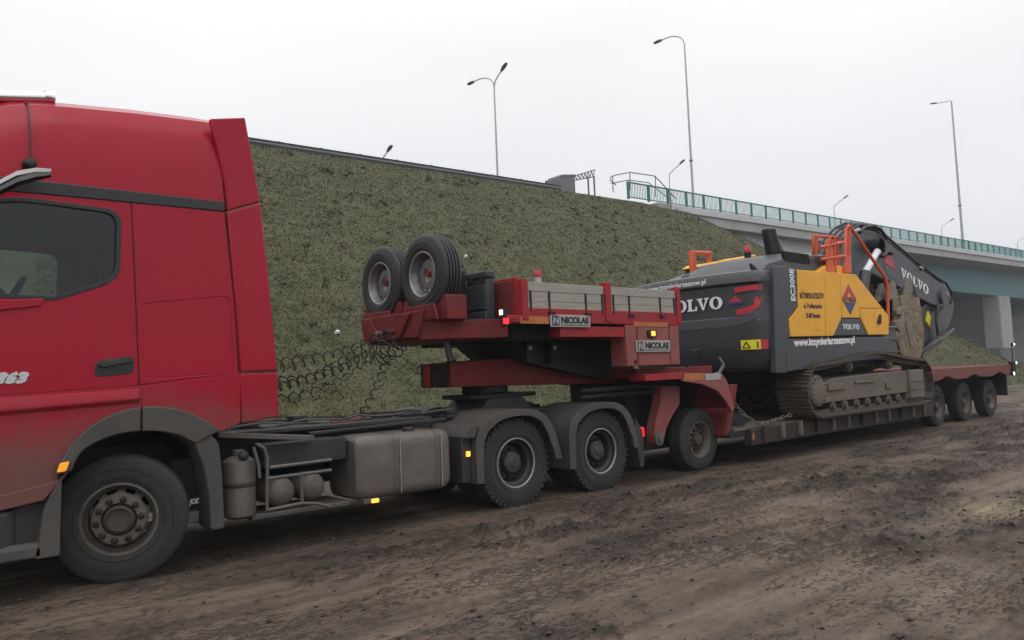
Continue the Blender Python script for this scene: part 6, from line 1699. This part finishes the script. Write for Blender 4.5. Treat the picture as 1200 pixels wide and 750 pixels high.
# boom cylinders with bright rods
for yy in (7.80, 8.85):
    a_, b_ = (17.264, 3.571), (17.998, 4.129)
    c_ = (16.835, 3.186)
    MB().cyl((a_[0], yy, a_[1]), (b_[0], yy, b_[1]), 0.075).build('cylinder_rod', 'white_print', exv, smooth=40)
    MB().cyl((c_[0], yy, c_[1] - 0.5), (a_[0], yy, a_[1]), 0.12).build('boom_cylinder', 'charcoal', exv, smooth=40)
    MB().cyl((b_[0] + 0.05, 7.72, b_[1] + 0.12), (b_[0] + 0.05, 8.95, b_[1] + 0.12), 0.16).build('boom_pin', 'charcoal_lt' if yy < 8 else 'charcoal', exv, smooth=40)
# hoses over the top of the boom
for k, off in enumerate((0.05, 0.11, 0.17, 0.24)):
    hp_ = [(16.054, 3.560), (16.813, 4.259), (17.301, 4.536), (17.834, 4.715), (18.367, 4.755), (18.900, 4.670), (19.713, 4.388), (20.878, 4.032), (22.143, 3.694), (22.709, 3.581), (23.083, 3.336), (22.953, 3.000)]
    MB().tube([(x, BY0 + 0.08 + 0.12 * k, z + 0.02 + off * 0.5) for x, z in hp_], 0.035, 7).build('boom_hose', 'hose', exv, smooth=60)
hp_ = [(17.459, 4.517), (17.738, 4.662), (18.189, 4.745), (18.541, 4.697), (18.878, 4.500)]
MB().tube([(x, 7.95, z) for x, z in hp_], 0.04, 7).build('boom_hose', 'hose', exv, smooth=60)
hp_ = [(18.288, 4.112), (18.642, 4.056), (18.897, 4.198), (19.125, 4.152)]
MB().tube([(x, 7.97, z) for x, z in hp_], 0.05, 7).build('boom_hose', 'hose', exv, smooth=60)
for (pa, pb) in (((20.817, 3.926), (20.967, 3.868)), ((22.381, 3.323), (22.592, 3.191))):
    MB().bar((pa[0], BY0 - 0.03, pa[1]), (pb[0], BY0 - 0.03, pb[1]), 0.06, 0.06).build('hose_clamp', 'rim_edge', exv, bevel=0.01)
# arm folded back under the boom
armp = [(21.718, 3.262), (22.671, 3.391), (23.115, 3.195), (23.262, 3.008), (23.007, 2.671), (22.642, 2.361), (21.815, 2.015), (20.974, 1.666), (20.530, 1.564), (20.582, 1.846), (20.887, 2.348), (20.743, 2.721), (21.107, 2.950)]
MB().prism(rnd(armp, 0.12, 3), 8.10, 8.54).build('arm', 'charcoal', exv, bevel=0.03)
MB().cyl(((22.176, 3.177)[0], 7.95, (22.176, 3.177)[1]), ((22.176, 3.177)[0], 8.70, (22.176, 3.177)[1]), 0.20).build('arm_pin', 'charcoal_lt', exv, smooth=40)
for k in range(3):
    hp_ = [(22.116, 2.877), (21.761, 2.823), (21.586, 2.504), (21.667, 2.055), (21.070, 1.836), (20.444, 1.627)]
    MB().tube([(x - 0.08 * k, 8.0 - 0.03 * k, z + 0.05 * k) for x, z in hp_], 0.035, 7).build('arm_hose', 'hose', exv, smooth=60)
    hp_ = [(22.040, 2.783), (22.521, 2.840), (22.581, 2.841)]
rod_ = [(20.444, 1.627), (22.716, 2.332)]
MB().tube([(x, 7.99, z) for x, z in rod_], 0.045, 8).build('bucket_link', 'rim', exv, smooth=60)
rod_ = [(20.360, 1.735), (21.672, 2.077)]
MB().tube([(x, 7.97, z) for x, z in rod_], 0.06, 8).build('bucket_cylinder', 'charcoal', exv, smooth=60)
wx, wz = (21.315, 2.596)
MB().prism([(wx - 0.16, wz - 0.05), (wx + 0.02, wz - 0.20), (wx + 0.17, wz + 0.06), (wx + 0.0, wz + 0.22)], 8.07, 8.10).build('warning_diamond', 'yellow_decal', exv)
MB().prism([(wx - 0.0, wz - 0.23), (wx + 0.06, wz - 0.27), (wx + 0.14, wz - 0.08), (wx + 0.10, wz - 0.12)], 8.072, 8.098).build('warning_tab', 'red_decal', exv)
# bucket: side plates, curved shell, lip with teeth; mouth towards the machine
bko = [(18.464, 3.027), (19.441, 3.185), (19.807, 3.009), (19.984, 2.592), (20.044, 2.086), (19.747, 1.586), (18.860, 1.542), (18.549, 1.907), (18.404, 2.406)]
bs = rnd(bko, 0.12, 3)
MB().prism(bs, 8.93, 8.98).build('bucket_side', 'bucket', exv, bevel=0.012)
bkt = MB().prism(bs, 7.72, 7.77).build('bucket', 'bucket', exv, bevel=0.012, label='clay-covered digging bucket with worn teeth')
bki = [(19.441, 3.185), (19.807, 3.009), (19.984, 2.592), (20.044, 2.086), (19.747, 1.586), (18.860, 1.542)]
inn = [(x - 0.09, z + (0.02 if i > 3 else -0.02)) for i, (x, z) in enumerate(bki)]
MB().prism(list(bki) + inn[::-1], 7.77, 8.93).build('bucket_shell', 'bucket', bkt)
MB().prism([(18.726, 3.076), (19.008, 3.065), (19.308, 2.579), (19.381, 1.900), (19.175, 1.841), (18.988, 2.411)], 7.70, 7.722).build('wear_plate', 'bucket_lt', bkt, bevel=0.006)
for i, yy in enumerate((7.80, 8.06, 8.32, 8.58, 8.84)):
    tp = [(18.454, 2.967), (18.669, 3.419), (18.862, 3.449), (18.940, 3.084)]
    MB().loft([[(tp[0][0], yy, tp[0][1]), (tp[3][0], yy, tp[3][1]), (tp[3][0], yy + 0.14, tp[3][1]), (tp[0][0], yy + 0.14, tp[0][1])], [(tp[1][0], yy + 0.04, tp[1][1]), (tp[2][0], yy + 0.04, tp[2][1]), (tp[2][0], yy + 0.10, tp[2][1]), (tp[1][0], yy + 0.10, tp[1][1])]]).build('tooth', 'bucket_lt', bkt, bevel=0.01)
tq = [(19.140, 3.132), (19.406, 3.537), (19.559, 3.566), (19.590, 3.190)]
for yy in (7.72, 8.9):
    MB().prism(tq, yy, yy + 0.09).build('side_cutter', 'bucket_lt', bkt, bevel=0.01)
for pa, pb in (((18.379, 2.680), (19.047, 2.756)), ((18.240, 2.400), (18.810, 2.487)), ((18.193, 2.123), (18.670, 2.224))):
    MB().bar((pa[0], 7.69, pa[1]), (pb[0], 7.70, pb[1]), 0.10, 0.14).build('side_lug', 'bucket_lt', bkt, bevel=0.015)
pa, pb = (18.396, 2.243), (18.787, 2.628)
MB().bar((pa[0], 7.67, pa[1]), (pb[0], 7.67, pb[1]), 0.10, 0.18).build('side_lug', 'bucket_lt', bkt, bevel=0.015)
MB().prism([(18.836, 3.137), (20.330, 3.515), (20.533, 3.199), (20.319, 2.609), (19.455, 2.845)], 8.0, 8.62).build('bucket_bracket', 'tblack', exv, bevel=0.02)

# dried clay stuck to the bucket
M['clay'] = mat('dried_clay', (0.20, 0.155, 0.105), 0.95, 0, 0.35, 9, bump=0.5, bscale=20)
cl = MB(); rr = random.Random(3)
for k in range(34):
    u = rr.random(); v = rr.random()
    x = bko[0][0] + (bko[3][0] - bko[0][0]) * (0.12 + 0.80 * u); z = bko[5][1] + 0.12 + (bko[1][1] - bko[5][1] - 0.3) * v
    r = 0.03 + 0.15 * rr.random() ** 2
    base = [(math.cos(a) * (0.7 + 0.6 * rr.random()), math.sin(a) * (0.7 + 0.6 * rr.random())) for a in [2 * PI * i / 7 for i in range(7)]]
    cl.loft([[(x + r * a, 7.725, z + r * 1.5 * b) for a, b in base], [(x + r * 0.75 * a, 7.715 - r * 0.06, z + r * 1.1 * b) for a, b in base], [(x + r * 0.35 * a, 7.712 - r * 0.10, z + r * 0.5 * b) for a, b in base]])
o = cl.build('dried_clay', 'clay', bkt, smooth=50)
o['kind'] = 'stuff'
# bits of litter on the slope
for (px_y, nm) in (((17.5, 9.6), 'a'), ):
    pass

# ---------------------------------------------------------------- damp air over the whole place
hz_m = bpy.data.materials.new('damp_air'); hz_m.use_nodes = True
_t = hz_m.node_tree
for n in list(_t.nodes):
    _t.nodes.remove(n)
_o = _t.nodes.new('ShaderNodeOutputMaterial'); _v = _t.nodes.new('ShaderNodeVolumePrincipled')
_v.inputs['Color'].default_value = (0.86, 0.89, 0.95, 1); _v.inputs['Density'].default_value = 0.0009
_t.links.new(_v.outputs[0], _o.inputs['Volume'])
hz = MB().box(-1900, 2200, -1900, 2200, -1.6, 36).build('haze', hz_m, None)
tag(hz, 'thin damp haze hanging over the whole site', 'haze', kind='stuff')
